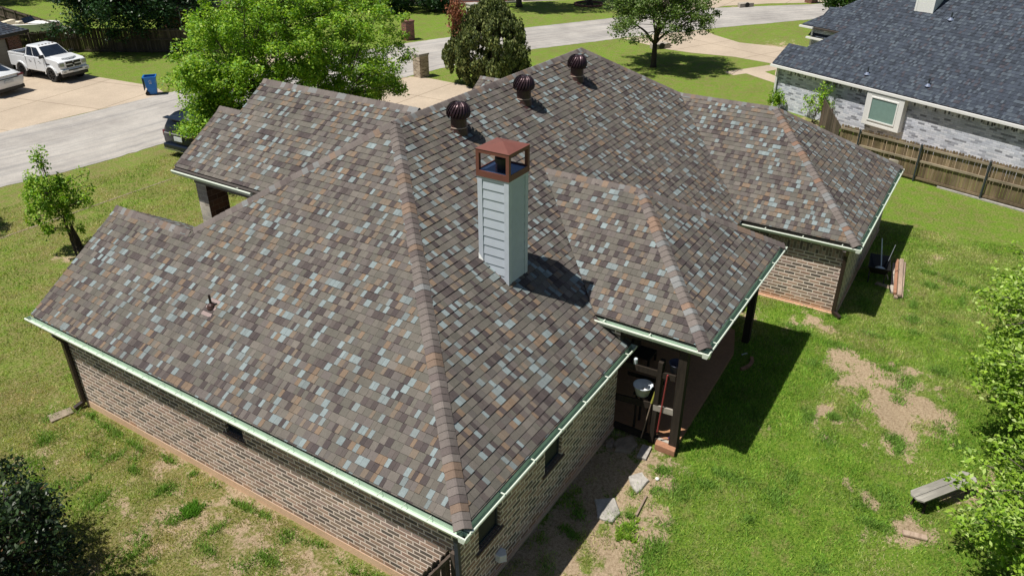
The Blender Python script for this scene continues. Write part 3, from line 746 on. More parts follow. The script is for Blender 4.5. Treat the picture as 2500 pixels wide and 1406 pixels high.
for (x, y) in TB[1:]:
    c_ = t0.copy(); COL.objects.link(c_); c_.location = (x, y, HE+MS*y); c_.parent = house
    c_.matrix_parent_inverse = house.matrix_basis.inverted()
    for ch_ in t0.children:
        d_ = ch_.copy(); COL.objects.link(d_); d_.parent = c_
        d_.matrix_parent_inverse = Matrix.Identity(4)
# plumbing vent on the side slope
vp = MB(); vx, vy = 1.86, 8.98; vz = HE+MS*vx
vp.tube([(vx, vy, vz-.05), (vx, vy, vz+.36)], .032, 10)
vpo = vp.build('vent_pipe', M['darkbrown'], house, smooth=False)
b = MB(); b.lathe([(.12, .0), (.085, .09), (.04, .13)], (vx, vy, vz+.0), 14); b.build('pipe_collar', M['turbine_base'], vpo)
b = MB(); b.face([(vx-.22, vy-.17, vz-.22*MS+.024), (vx+.2, vy-.17, vz+.2*MS+.024), (vx+.2, vy+.17, vz+.2*MS+.024), (vx-.22, vy+.17, vz-.22*MS+.024)][::1]); b.build('flashing', m_plain('pinkish_flashing', (.26, .19, .18), .6), vpo)
# wall lamp box on the back wall, foundation
b = MB(); b.prism([(-.12, 0), (.12, 0), (.12, -.12), (0, -.22), (-.12, -.12)], .46, .66, T=Matrix.Translation((1.62, .35, 0))); b.build('dryer_vent_hood', M['white'], house, bevel=.008)

fd = MB()
fd.box(.293, .297, .33, 13.47, -.3, .23); fd.box(.30, 7.33, .312, .346, -.3, .10)
fd.build('foundation', M['soil'], house)
fd = MB(); fd.box(16.80, 16.846, -3.44, .3, -.3, .06); fd.box(16.85, 25.0, -3.46, -3.424, -.3, .06); fd.build('foundation', M['soil'], house)

# smooth value noise used for clumping grass and crowns
class VN:
    def __init__(s, seed, n=64): s.g = np.random.default_rng(seed).random((n, n)); s.n = n
    def __call__(s, x, y):
        xi = np.floor(x).astype(int); yi = np.floor(y).astype(int); fx = x-xi; fy = y-yi
        fx = fx*fx*(3-2*fx); fy = fy*fy*(3-2*fy); n = s.n; g_ = s.g
        return (g_[xi % n, yi % n]*(1-fx)*(1-fy)+g_[(xi+1) % n, yi % n]*fx*(1-fy)+g_[xi % n, (yi+1) % n]*(1-fx)*fy+g_[(xi+1) % n, (yi+1) % n]*fx*fy)
vn1, vn2, vn3 = VN(1), VN(2), VN(5)
# ------------------------------------------------------------------ ground sheet
def coords(lo, hi, step, far):
    a = list(np.arange(lo, hi+1e-6, step)); b = []; x = hi; s_ = step
    while x < far: s_ *= 1.35; x += s_; b.append(x)
    c_ = []; x = lo; s_ = step
    while x > -far: s_ *= 1.35; x -= s_; c_.append(x)
    return np.array(c_[::-1]+a+b)
gx = coords(-16, 40, .25, 500); gy = coords(-16, 34, .25, 500)
GX, GY = np.meshgrid(gx, gy, indexing='ij')
def blobmask(X_, Y_, blobs):
    m_ = np.zeros_like(X_); X_, Y_ = X_+(vn1(X_*.9+40, Y_*.9+40)-.5)*.9+(vn2(X_*2.3+40, Y_*2.3+40)-.5)*.7, Y_+(vn3(X_*.9+40, Y_*.9+40)-.5)*.9+(vn1(X_*2.3+70, Y_*2.3+70)-.5)*.7
    for (cx, cy, rx, ry, rot, s_) in blobs:
        c_, s2 = math.cos(rot), math.sin(rot)
        u = ((X_-cx)*c_+(Y_-cy)*s2)/rx; v = (-(X_-cx)*s2+(Y_-cy)*c_)/ry
        m_ = np.maximum(m_, s_*np.clip(1.5-np.sqrt(u*u+v*v), 0, 1))
    return m_*(.78+.44*vn2(X_*3.3+20, Y_*3.3+20))*(.8+.4*vn3(X_*1.4+20, Y_*1.4+20))
BARE = [(13.8, -5.4, 1.5, 1.0, -.9, .90), (11.8, -6.1, 1.7, .95, .25, .98), (14.0, -4.1, .8, .6, 0, .9), (10.9, -4.6, .9, .32, 0, .85), (12.9, -6.9, 1.1, .6, .5, 1.0),
        (7.9, -7.1, .9, .42, -1.2, .95), (9.9, -8.2, .9, .6, 0, .95), (8.6, -5.7, .35, .3, 0, .75), (10.4, -8.6, 1.4, .5, .5, .8), (9.1, -3.0, .4, .2, 0, .6),
        (6.3, -1.25, 1.4, .55, .1, .85), (4.3, -1.7, 1.6, .5, .2, .85), (2.4, -1.9, 2.2, .65, .1, .9), (4.0, -.3, 4.6, 1.05, 0, .9), (.6, -1.4, 1.5, 1.3, 0, .8),
        (15.6, -2.6, .9, .4, .3, .6), (16.3, -3.3, .7, .45, 0, .7), (15.1, -1.0, 1.3, .5, .2, .6), (19.8, -4.9, .9, .3, .1, .6), (22.6, -5.6, 1.4, .5, .1, .5),
        (-1.0, 5.6, 1.6, 2.7, 0, .52), (-2.0, 7.4, 1.0, 1.0, .3, .55), (-1.3, 9.2, .6, .8, 0, .5), (-.3, 3.0, .9, 1.8, 0, .58), (-3, 4.5, 1.2, 1.2, 0, .5), (-1.4, 12.2, .7, .9, 0, .5),
        (5.6, 23.0, .6, .5, 0, .7), (34.2, 29.6, 1.6, .5, -.5, .8), (57, 9.5, 4, 2.2, .6, .5), (73, 19, 3, 1, 0, .7), (.0, 7, .35, 7.5, 0, .55), (19, 60, 1, 1, 0, .4), (36.4, -2.5, 1.6, 8.5, -.35, .95), (13, -11, 2.5, 1.5, 0, .6)]  # long strip by the neighbour's wall is added to cut green bounce light
def lushness(X_, Y_):
    l_ = np.full_like(X_, .60)
    l_ = np.where((Y_ < .4) & (X_ > 4), .92, l_)
    l_ = np.where((Y_ < .4) & (X_ <= 4), .8, l_)
    l_ = np.where((X_ < .3) & (Y_ >= .4), .08+.012*np.clip(Y_, 0, 20), l_)
    l_ = np.where((X_ < 30) & (Y_ > 12), .34, l_)
    l_ = np.where((X_ > 17) & (Y_ < -2), .70, l_)
    l_ = np.where((Y_ > 41), .66, l_)
    l_ = np.where((X_ > 30) & (Y_ > 38), .72, l_)
    l_ = np.where((X_ > 36) & (Y_ < 24), .60, l_)
    l_ = np.maximum(l_, blobmask(X_, Y_, [(15.6, -.9, 1.6, .5, -.3, 1.0), (9.5, -4.6, 2.2, 1.4, 0, 1.0), (8, -4.2, 3, 2.0, 0, .95)]))
    return l_
rs = np.random.default_rng(3)
bare = blobmask(GX, GY, BARE); lush = lushness(GX, GY)
nxg, nyg = len(gx), len(gy)
idx = np.arange(nxg*nyg).reshape(nxg, nyg)
quads = np.stack([idx[:-1, :-1], idx[1:, :-1], idx[1:, 1:], idx[:-1, 1:]], -1).reshape(-1, 4)
me = bpy.data.meshes.new('ground'); me.vertices.add(nxg*nyg)
hz = np.zeros_like(GX)
me.vertices.foreach_set('co', np.stack([GX, GY, hz], -1).astype(np.float32).ravel())
me.loops.add(quads.size); me.loops.foreach_set('vertex_index', quads.astype(np.int32).ravel())
me.polygons.add(len(quads)); me.polygons.foreach_set('loop_start', np.arange(len(quads), dtype=np.int32)*4); me.update(calc_edges=True)
for nm, arr in (('bare', bare), ('lush', lush)):
    a = me.attributes.new(nm, 'FLOAT', 'POINT'); a.data.foreach_set('value', arr.astype(np.float32).ravel())
m, t, p = mat('lawn')
ab, al = attr(t, 'bare'), attr(t, 'lush')
n_big = noise(t, .55, 5, .65); n_mid = noise(t, 2.2, 6, .7); n_f = noise(t, 13, 5, .85); n_ff = noise(t, 48, 3, .9)
dry = ramp(t, [(.36, (.090, .120, .022)), (.45, (.170, .185, .045)), (.54, (.290, .250, .110)), (.66, (.42, .34, .20))]); L(t, n_f.outputs[0], dry.inputs[0])
grn = ramp(t, [(.32, (.040, .092, .012)), (.46, (.115, .210, .022)), (.58, (.195, .290, .038)), (.70, (.27, .28, .09))]); L(t, n_f.outputs[0], grn.inputs[0])
lf = math_(t, 'ADD', al.outputs['Fac'], math_(t, 'MULTIPLY', math_(t, 'SUBTRACT', n_mid.outputs[0], .5), 3.0)); lf = math_(t, 'ADD', lf, math_(t, 'MULTIPLY', math_(t, 'SUBTRACT', n_big.outputs[0], .5), 1.1), clamp=True)
c = mixc(t, lf, dry.outputs[0], grn.outputs[0])
drt = ramp(t, [(.34, (.24, .160, .095)), (.5, (.42, .325, .215)), (.66, (.56, .43, .30))]); L(t, n_f.outputs[0], drt.inputs[0])
bf = math_(t, 'ADD', ab.outputs['Fac'], math_(t, 'MULTIPLY', math_(t, 'SUBTRACT', n_mid.outputs[0], .5), 2.5)); bf = math_(t, 'ADD', bf, math_(t, 'MULTIPLY', math_(t, 'SUBTRACT', n_f.outputs[0], .5), .9))
mr = t.nodes.new('ShaderNodeMapRange'); mr.inputs[1].default_value = .42; mr.inputs[2].default_value = .66; L(t, bf, mr.inputs[0])
c = mixc(t, mr.outputs[0], c, drt.outputs[0])
c = mixc(t, 1.0, c, ramp_out(t, n_ff.outputs[0], .62, 1.32), 'MULTIPLY'); c = mixc(t, 1.0, c, ramp_out(t, n_big.outputs[0], .86, 1.14), 'MULTIPLY')
L(t, c, p.inputs['Base Color']); p.inputs['Roughness'].default_value = .95; p.inputs['Specular IOR Level'].default_value = .08
bh = math_(t, 'ADD', n_f.outputs[0], math_(t, 'MULTIPLY', n_ff.outputs[0], .5)); bump(t, p, bh, .9, .05)
me.materials.append(m)
ground = bpy.data.objects.new('ground', me); COL.objects.link(ground); ground['kind'] = 'structure'

def in_house(x, y):
    return (((x > .25) & (x < 7.4) & (y > .3) & (y < 13.5)) | ((x > 7.3) & (x < 14) & (y > -1.4) & (y < 13.5)) | ((x > 13.8) & (x < 25.1) & (y > .3) & (y < 14.4)) | ((x > 16.8) & (x < 25.1) & (y > -3.45) & (y < 1)))
def grass_blades(n, x0, x1, y0, y1, h=(.035, .085), wd=.010, seed=1):
    r = np.random.default_rng(seed)
    x = r.uniform(x0, x1, n); y = r.uniform(y0, y1, n)
    # density and height follow clumps
    cl = .5*vn1(x*1.1+50, y*1.1+50)+.3*vn2(x*3.1+90, y*3.1+90)+.2*vn3(x*9+80, y*9+80)
    b_ = blobmask(x, y, BARE) + (cl-.5)*-.9
    keep = (~in_house(x, y)) & (b_ + r.uniform(-.18, .18, n) < .60) & (cl + r.uniform(-.25, .25, n) > .33)
    x, y, cl = x[keep], y[keep], cl[keep]; n = len(x)
    lu = np.clip(lushness(x, y) + (vn2(x*.9+10, y*.9+10)-.5)*1.5 + r.normal(0, .12, n), 0, 1)[:, None]
    hh = r.uniform(*h, n)*(.6+.8*cl)*(.75+.5*lu[:, 0])
    a = r.uniform(0, 2*np.pi, n); la = r.uniform(0, 2*np.pi, n); lean = r.uniform(.15, .95, n)*hh
    w2 = wd*r.uniform(.6, 1.3, n)
    P0 = np.stack([x-np.cos(a)*w2, y-np.sin(a)*w2, np.zeros(n)-.002], 1); P1 = np.stack([x+np.cos(a)*w2, y+np.sin(a)*w2, np.zeros(n)-.002], 1)
    P2 = np.stack([x+np.cos(la)*lean, y+np.sin(la)*lean, hh], 1)
    V = np.stack([P0, P1, P2], 1).reshape(-1, 3)
    k_ = r.random((n, 1))
    dryc = np.where(k_ < .68, [[.62, .52, .30]], [[.36, .35, .11]]); grc = np.where(k_ < .62, [[.175, .355, .038]], [[.33, .45, .075]])
    T_ = (dryc*(1-lu)+grc*lu)*r.uniform(.6, 1.35, (n, 1))*(.62+.76*(.5*vn2(x*2.2+30, y*2.2+30)+.5*vn3(x*6+30, y*6+30)))[:, None]
    return V, T_
VA, TA = grass_blades(230000, -9, .3, .5, 20, seed=21)
VB, TB_ = grass_blades(300000, .0, 26, -10.5, .3, seed=22)
VC, TC = grass_blades(90000, .3, 16, 13.5, 30, h=(.04, .10), wd=.014, seed=23)
def clump_blades(spots, seed):
    r = np.random.default_rng(seed); Vs, Ts = [], []
    for (x0, y0, rx, ry, n) in spots:
        x = x0+r.normal(size=n)*rx*.6; y = y0+r.normal(size=n)*ry*.6; k_ = ~in_house(x, y); x, y = x[k_], y[k_]; n = len(x)
        a = r.uniform(0, 6.283, n); la = r.uniform(0, 6.283, n); hh = r.uniform(.05, .14, n); ln = hh*r.uniform(.3, 1.1, n); wd = r.uniform(.008, .016, n)
        Vs.append(np.stack([np.stack([x-np.cos(a)*wd, y-np.sin(a)*wd, 0*a], 1), np.stack([x+np.cos(a)*wd, y+np.sin(a)*wd, 0*a], 1), np.stack([x+np.cos(la)*ln, y+np.sin(la)*ln, hh], 1)], 1).reshape(-1, 3))
        Ts.append(np.array([[.17, .30, .05]])*r.uniform(.55, 1.6, (n, 1)))
    return np.vstack(Vs), np.vstack(Ts)
rr_ = random.Random(77); spots = []
for _ in range(110): spots.append((rr_.uniform(-6, -.1), rr_.uniform(1, 14), rr_.uniform(.08, .38), rr_.uniform(.08, .38), rr_.randrange(40, 240)))
for _ in range(34): spots.append((rr_.uniform(.05, .25)-.15, rr_.uniform(1, 14), .08, rr_.uniform(.1, .4), rr_.randrange(30, 110)))
for _ in range(70): spots.append((rr_.uniform(2, 22), rr_.uniform(-9, -1.8), rr_.uniform(.12, .45), rr_.uniform(.1, .4), rr_.randrange(150, 600)))
for _ in range(16): spots.append((rr_.uniform(.5, 7), rr_.uniform(-1.6, .1), rr_.uniform(.06, .2), rr_.uniform(.06, .2), rr_.randrange(60, 240)))
VD, TD = clump_blades(spots, 9)
gr = big_mesh('grass', np.vstack([VA, VB, VC, VD]), 3, np.vstack([TA, TB_, TC, TD]), M['blade']); gr['kind'] = 'stuff'
gr['label'] = 'short green and straw coloured lawn grass growing around the house'

# ------------------------------------------------------------------ road, drives and paths (sheets a few mm above one another)
def sheet(name, poly, z, m, uvdir=0.0, jag=0, seed=0, step=.5):
    r = random.Random(seed); pts = []
    for i in range(len(poly)):
        a, b = poly[i], poly[(i+1) % len(poly)]; d = math.hypot(b[0]-a[0], b[1]-a[1]); kk = max(1, int(d/step)) if jag else 1
        for j in range(kk):
            tt = j/kk; pts.append((a[0]+(b[0]-a[0])*tt+(r.uniform(-jag, jag) if jag else 0), a[1]+(b[1]-a[1])*tt+(r.uniform(-jag, jag) if jag else 0)))
    c_, s_ = math.cos(uvdir), math.sin(uvdir)
    mb = MB(); mb.face([(x, y, z) for x, y in pts], [(x*c_+y*s_, -x*s_+y*c_) for x, y in pts])
    o = mb.build(name, m); o['kind'] = 'structure'; return o
near = [(-120, 36.0), (-10, 33.4), (7.93, 32.7), (11.56, 31.95), (16.2, 31.7), (24, 31.2), (30.8, 30.55), (34.9, 29.8), (40, 28.9), (47.3, 26.8), (55, 22.8), (63.7, 17.45), (72.3, 11.5), (95, -5), (150, -50)]
far = [(-120, 45.0), (-10, 42.4), (12.4, 41.2), (17, 40.75), (22.2, 40.55), (32, 39.9), (42.4, 37.6), (49, 35.0), (55.5, 31.8), (63.4, 27.6), (74.5, 21.0), (82.2, 13.0), (104, -2), (160, -48)]
mb = MB()
def resample(pl, n_, jg, seed):
    r = random.Random(seed); L_ = [0]
    for a, b in zip(pl[:-1], pl[1:]): L_.append(L_[-1]+math.hypot(b[0]-a[0], b[1]-a[1]))
    out = []
    for i in range(n_+1):
        s_ = L_[-1]*i/n_; j = max(k_ for k_ in range(len(L_)-1) if L_[k_] <= s_+1e-9); f_ = (s_-L_[j])/(L_[j+1]-L_[j])
        out.append((pl[j][0]+(pl[j+1][0]-pl[j][0])*f_+r.uniform(-jg, jg), pl[j][1]+(pl[j+1][1]-pl[j][1])*f_+r.uniform(-jg, jg), s_))
    return out
na_, fa_ = resample(near, 700, .07, 1), resample(far, 700, .05, 2)
for i in range(700):
    a, b, c_, d_ = na_[i], na_[i+1], fa_[i+1], fa_[i]
    mb.face([(a[0], a[1], .012), (b[0], b[1], .012), (c_[0], c_[1], .012), (d_[0], d_[1], .012)], [(a[2], 0), (b[2], 0), (c_[2], 9), (d_[2], 9)])
mb.build('road', M['road'])['kind'] = 'structure'
sheet('driveway', [(35.3, 28.15), (34.9, 29.6), (33.2, 29.7), (30.9, 30.6), (24, 31.2), (20.5, 31.4), (19.0, 29.5), (18.2, 26.5), (18.0, 14.45), (30, 14.45), (31.5, 17.5), (35.1, 25.0)], .008, M['drive'], jag=0)
sheet('driveway', [(12.2, 41.2), (22.0, 40.5), (22.9, 40.9), (23.6, 43.0), (23.4, 44.3), (23.0, 48.6), (23.4, 56.2), (14, 54.6), (4, 52), (6, 43.5)], .008, M['drive'], uvdir=.2)
sheet('driveway', [(47.2, 19.1), (53.3, 18.2), (55.9, 17.9), (62.5, 17.6), (60.9, 16.2), (58.9, 12.9), (59.0, 10.1), (57.0, 7.6), (52.2, 3.5), (47, 5.2), (48.3, 8.3), (52.3, 8.5), (54.0, 11.5), (53.6, 15.0), (51, 18.0)][2:13] if False else [(53.2, 17.9), (55.2, 22.4), (59.3, 20.1), (62.6, 17.9), (60.9, 16.3), (58.9, 13.4), (59.0, 9.9), (57.0, 6.6), (50.0, 4.2), (49.2, 7.7), (52.6, 8.5), (53.4, 12.0), (53.0, 15.5)], .008, M['drive'], uvdir=-.4)
sheet('driveway', [(70, 25.0), (74.2, 21.0), (76.2, 20.6), (80.4, 17.0), (86, 9.8), (92, 12), (84, 26), (76, 34)], .008, M['drive'])
sheet('driveway', [(35.8, 38.9), (39.4, 38.2), (38.6, 42), (35.5, 43.5), (30, 45), (28, 42)], .008, M['drive'])
sheet('path', [(48.2, 11.1), (52.7, 8.6), (52.0, 7.6), (49.8, 8.6), (46.6, 4.6), (45.8, 5.3), (48.6, 9.6), (47.6, 10.2)], .010, M['drive'])
sheet('path', [(-5, 27.05), (4.9, 27.0), (12.8, 26.83), (16, 26.7), (16, 26.62), (12.8, 26.73), (4.9, 26.88), (-5, 26.93)], .010, M['path'], jag=.015)
sheet('path', [(58, 50.6), (64.2, 43.2), (67.8, 39.4), (74, 34.2), (74.9, 35.2), (69.2, 40.2), (65.8, 43.9), (59.5, 51.6)], .008, M['culvert'])
ps = MB(); ps.prism([(7.42, .36), (7.42, -1.42), (12.62, -1.28), (13.88, -.9), (13.88, 3.36), (7.38, 3.36)], -.1, .13); o = ps.build('patio_slab', M['slab']); o['kind'] = 'structure'

# ------------------------------------------------------------------ trees
def tri_leaves(cent, size, seed, pal, up=.35, elong=.5, curl=.25, vsun=True):
    """cent (n,3): a folded diamond of four vertices at each centre"""
    r = np.random.default_rng(seed); n = len(cent)
    nrm = r.normal(size=(n, 3)); nrm[:, 2] = np.abs(nrm[:, 2])+up; nrm /= np.linalg.norm(nrm, axis=1)[:, None]
    a = r.normal(size=(n, 3)); a -= nrm*(a*nrm).sum(1)[:, None]; a /= np.linalg.norm(a, axis=1)[:, None]; b = np.cross(nrm, a)
    s_ = (size*r.uniform(.6, 1.35, n))[:, None]
    P = np.stack([cent-a*s_*.5, cent+b*s_*elong*.5+nrm*s_*curl*.3, cent+a*s_*.5, cent-b*s_*elong*.5+nrm*s_*curl*.3], 1).reshape(-1, 3)
    p_ = np.array([c[0] for c in pal]); w_ = np.array([c[1] for c in pal], float); w_ /= w_.sum()
    T_ = p_[r.choice(len(pal), n, p=w_)]*r.uniform(.75, 1.25, (n, 1))
    return P, T_
def sprays(cent, size, seed, pal, updir=1.0, elong=.25):
    r = np.random.default_rng(seed); n = len(cent)
    a = r.normal(size=(n, 3))*.55; a[:, 2] = updir; a /= np.linalg.norm(a, axis=1)[:, None]
    b = r.normal(size=(n, 3)); b -= a*(a*b).sum(1)[:, None]; b /= np.linalg.norm(b, axis=1)[:, None]
    s_ = (size*r.uniform(.6, 1.4, n))[:, None]
    P = np.stack([cent-a*s_*.5, cent+b*s_*elong, cent+a*s_*.5, cent-b*s_*elong], 1).reshape(-1, 3)
    p_ = np.array([c[0] for c in pal]); w_ = np.array([c[1] for c in pal], float); w_ /= w_.sum()
    return P, p_[r.choice(len(pal), n, p=w_)]*r.uniform(.7, 1.3, (n, 1))
def limb(mb, p0, p1, r0, r1, rnd, sag=.0, n=5, wob=.12):
    p0, p1 = Vector(p0), Vector(p1); d = (p1-p0); pts = []; 
    for i in range(n+1):
        t = i/n; q = p0+d*t; k_ = math.sin(t*math.pi)
        q += Vector((rnd.uniform(-1, 1), rnd.uniform(-1, 1), rnd.uniform(-.5, .5)))*wob*k_*d.length*.35; q.z += sag*k_*d.length
        pts.append(q)
    mb.tube(pts, [r0+(r1-r0)*i/n for i in range(n+1)], 6); return pts
def tree(name, label, cat, base, ctr, rad, n_cl, n_leaf, lsize, pal, trunk_r, seed, clump=(.55, .4), fill=.55, bark='bark', leafm='leaf', kind='leaf', group=None, zmin=None, fork=.45, flat=1.0, twigs=True, gapn=0, leg=1, zlow=-.9, tip=0.0, up=.35, vert_cut=None, extra=()):
    rnd = random.Random(seed); r = np.random.default_rng(seed)
    root = thing(name, label, cat, (base[0], base[1], 0), 0, group)
    base = Vector(base); ctr = Vector(ctr); rad = Vector(rad)
    lob = [(r.normal(size=3), r.uniform(.75, 1.15)) for _ in range(9)]
    lob = [(l_/np.linalg.norm(l_), s_) for l_, s_ in lob]
    cl = []
    tries = 0
    while len(cl) < n_cl and tries < n_cl*50:
        tries += 1
        d = r.normal(size=3); d /= np.linalg.norm(d)
        if d[2] < zlow: continue
        best = max(lob, key=lambda q: float(d@q[0])); rr = best[1]*(.86+.2*float(d@best[0]))
        f_ = (fill + (1-fill)*r.random()**.6)
        p_ = Vector((ctr.x+rad.x*d[0]*f_*rr, ctr.y+rad.y*d[1]*f_*rr, ctr.z+rad.z*d[2]*f_*rr))
        if kind == 'cone':
            hh_ = r.random()**.75; z_ = base.z + .25 + hh_*(rad.z*2-.2); ww = (1-hh_**2.4)**.8*(.62+.38*min(1, hh_*3.2)); an = r.uniform(0, 6.283); q_ = (.55+.45*r.random()**.5)*ww*(1+.16*math.sin(an*3+seed)+.1*math.sin(an*7))
            p_ = Vector((ctr.x+math.cos(an)*rad.x*q_, ctr.y+math.sin(an)*rad.y*q_, z_))
        if zmin is not None and p_.z < zmin: continue
        if p_.z < .15: continue
        cl.append(p_)
    for (ec, er, en) in extra:
        for _ in range(en): q_ = r.normal(size=3)*.5*er; cl.append(Vector(ec)+Vector((q_[0], q_[1], q_[2]*.7)))
    # trunk and limbs
    tb = MB()
    fk = base+(ctr-base)*fork; fk.x = base.x+(ctr.x-base.x)*fork*.6; fk.y = base.y+(ctr.y-base.y)*fork*.6
    for q in range(leg):
        off = Vector((0, 0, 0)) if leg == 1 else Vector((rnd.uniform(-1, 1), rnd.uniform(-1, 1), 0))*.12
        tb.tube([base+off*.3-Vector((0, 0, .1)), base+off+(fk-base)*.12, base+off*2+(fk-base)*.55, fk+off*4], [trunk_r*1.5, trunk_r*1.1, trunk_r, trunk_r*.85], 10)
    tr_o = tb.build('trunk', M[bark], root, smooth=True)
    lb = MB(); mains = []
    for q in range(7 if kind != 'cone' else 4):
        tgt = cl[rnd.randrange(len(cl))]; e2 = fk+(tgt-fk)*.62; mains.append(limb(lb, fk, e2, trunk_r*.62, trunk_r*.2, rnd, .08))
    allp = [p for m_ in mains for p in m_[1:]]
    sel = cl if len(cl) < 260 else rnd.sample(cl, 260)
    for c_ in sel:
        s_ = min(allp, key=lambda p: (p-c_).length+(0 if p.z < c_.z+.3 else 1.5)); limb(lb, s_, c_, trunk_r*.16, .012, rnd, .03, 3, .1)
    lb.build('branches', M[bark], root, smooth=True)
    C_ = np.array([[p.x, p.y, p.z] for p in cl]); per = max(1, n_leaf//len(cl))
    ci = np.repeat(np.arange(len(cl)), per); cs = r.uniform(.6, 1.35, len(cl))[ci][:, None]
    off = r.normal(size=(len(ci), 3)); off /= (np.linalg.norm(off, axis=1)[:, None]+1e-6); off *= r.random((len(ci), 1))**.45
    off *= np.array([clump[0], clump[0], clump[1]])*cs
    if tip: 
        outd = C_[ci]-np.array([ctr.x, ctr.y, ctr.z]); outd /= (np.linalg.norm(outd, axis=1)[:, None]+1e-6)
        off += outd*(r.random((len(ci), 1))**2*tip)
    P = C_[ci]+off
    P = P[P[:, 2] > .06]
    ct = r.uniform(.82, 1.18, len(cl))
    if kind in ('leaf',): V_, T_ = tri_leaves(P, lsize, seed+1, pal, up=up)
    else: V_, T_ = sprays(P, lsize, seed+1, pal, 1.0)
    big_mesh('crown', V_, 4, T_, M[leafm], root)
    return root
LG = [((.200, .375, .024), 30), ((.270, .420, .028), 28), ((.130, .275, .024), 19), ((.340, .460, .050), 14), ((.080, .180, .018), 8)]
tree('shade_tree', 'large bright green spreading tree in front of the house beside the street', 'tree', (18.6, 24.4, 0), (18.9, 24.4, 5.1), (5.5, 5.4, 4.3), 640, 135000, .150, LG, .20, 31, clump=(.52, .36), zmin=1.7, fill=.35, tip=.25, extra=[((13.4, 24.0, 3.0), .65, 24), ((14.3, 24.0, 2.45), .7, 28), ((15.4, 24.4, 2.3), .8, 24), ((14.2, 24.3, 3.9), .9, 26), ((14.0, 24.3, 4.9), 1.1, 24), ((25.6, 24.6, 2.7), 1.4, 30), ((23.6, 23.4, 1.9), 1.0, 16), ((20.5, 26.6, 9.0), 2.0, 30)], up=.6)
tree('sapling', 'slender young multi-stem tree with sparse fresh leaves on the side lawn', 'tree', (5.6, 22.6, 0), (5.75, 23.3, 2.15), (1.25, 1.3, 1.6), 90, 5600, .13, LG, .034, 33, clump=(.24, .30), leg=3, zmin=.75, fill=.1, fork=.3, bark='bark', extra=[((5.6, 23.3, 4.1), .22, 2), ((5.7, 23.3, 3.7), .3, 3)])
DK = [((.020, .055, .016), 30), ((.030, .078, .022), 26), ((.014, .038, .012), 22), ((.055, .115, .045), 12)]
tree('oak_tree', 'broad dark green tree overhanging the wooden fence across the street', 'tree', (31.5, 55.6, 0), (31.0, 55.2, 4.6), (6.6, 5.6, 4.2), 420, 56000, .24, [((.022, .060, .018), 30), ((.034, .085, .026), 30), ((.014, .040, .012), 20), ((.06, .13, .05), 12)], .34, 35, clump=(.95, .7), leafm='leaf_dark', zmin=1.5, fill=.3, tip=.5)
PR = [((.110, .190, .035), 30), ((.155, .245, .055), 28), ((.070, .120, .028), 18), ((.28, .34, .16), 14), ((.13, .16, .06), 10)]
tree('pear_tree', 'rounded tree with forked dark trunk standing in the lawn by the neighbouring drive', 'tree', (46.9, 16.1, 0), (47.2, 16.3, 4.9), (4.0, 4.0, 3.2), 300, 36000, .18, PR, .20, 37, clump=(.60, .46), zmin=2.0, fill=.3, fork=.34, zlow=-.75)
CD = [((.105, .140, .040), 30), ((.160, .195, .055), 30), ((.055, .080, .026), 20), ((.230, .250, .080), 16)]
ced = tree('cedar_tree', 'dense dark olive conical cedar with a rusty brown patch behind the roof', 'tree', (36.6, 23.7, 0), (36.6, 23.7, 2.6), (2.95, 2.95, 2.72), 560, 62000, .20, CD, .16, 39, clump=(.22, .44), kind='cone', leafm='needle', fork=.5, bark='bark2')
r_ = np.random.default_rng(5); Pc = r_.normal(size=(900, 3))*[.28, .3, .65]+[35.3, 25.6, 4.5]
V_, T_ = sprays(Pc, .2, 8, [((.30, .115, .06), 1), ((.22, .09, .05), 1)]); rb = big_mesh('dead_foliage', V_, 4, T_, M['needle'], ced); rb['label'] = 'rusty brown dead sprays'
NB = [((.195, .335, .028), 30), ((.280, .420, .045), 28), ((.105, .195, .020), 18), ((.42, .54, .16), 15)]
tree('yard_tree', 'leafy green tree reaching in from the right edge over the back lawn', 'tree', (14.4, -11.8, 0), (14.4, -10.5, 2.9), (4.5, 3.5, 2.0), 380, 34000, .135, NB, .16, 41, clump=(.42, .26), zmin=.9, fill=.3, bark='bark2', tip=.45, up=.8, extra=[((11.4, -9.2, 2.3), 1.1, 44), ((12.0, -8.2, 2.6), .7, 14)])
tree('yard_tree', 'low leafy branches of a second tree at the lower right corner', 'tree', (8.0, -10.8, 0), (7.4, -9.75, 1.9), (2.1, 1.85, 1.3), 140, 12500, .130, NB, .10, 43, clump=(.36, .24), zmin=.5, fill=.3, bark='bark2', tip=.4, up=.8)
BS = [((.016, .036, .010), 30), ((.026, .055, .014), 24), ((.010, .022, .008), 24), ((.055, .085, .025), 8), ((.10, .05, .02), 2)]
tree('evergreen_bush', 'very dark green bushy evergreen in the lower left corner of the lawn', 'bush', (-4.6, 9.4, 0), (-4.6, 9.6, 1.2), (2.1, 2.6, 1.75), 260, 30000, .105, BS, .10, 45, clump=(.34, .3), leafm='leaf_dark', fill=.25, fork=.3, tip=.3)
tree('evergreen_bush', 'dark bush mostly below the bottom edge casting a round shadow on the lawn', 'bush', (-4.2, 7.3, 0), (-4.2, 7.3, 2.3), (1.0, 1.0, 1.2), 60, 5000, .11, BS, .08, 47, clump=(.34, .3), leafm='leaf_dark', fill=.25)
tree('round_shrub', 'shrub just outside the left edge whose shadow falls on the side lawn', 'shrub', (4.1, 29.2, 0), (4.1, 29.2, 2.2), (1.25, 1.25, 1.2), 60, 4500, .15, DK, .08, 49, clump=(.4, .35), leafm='leaf_dark', fill=.2)
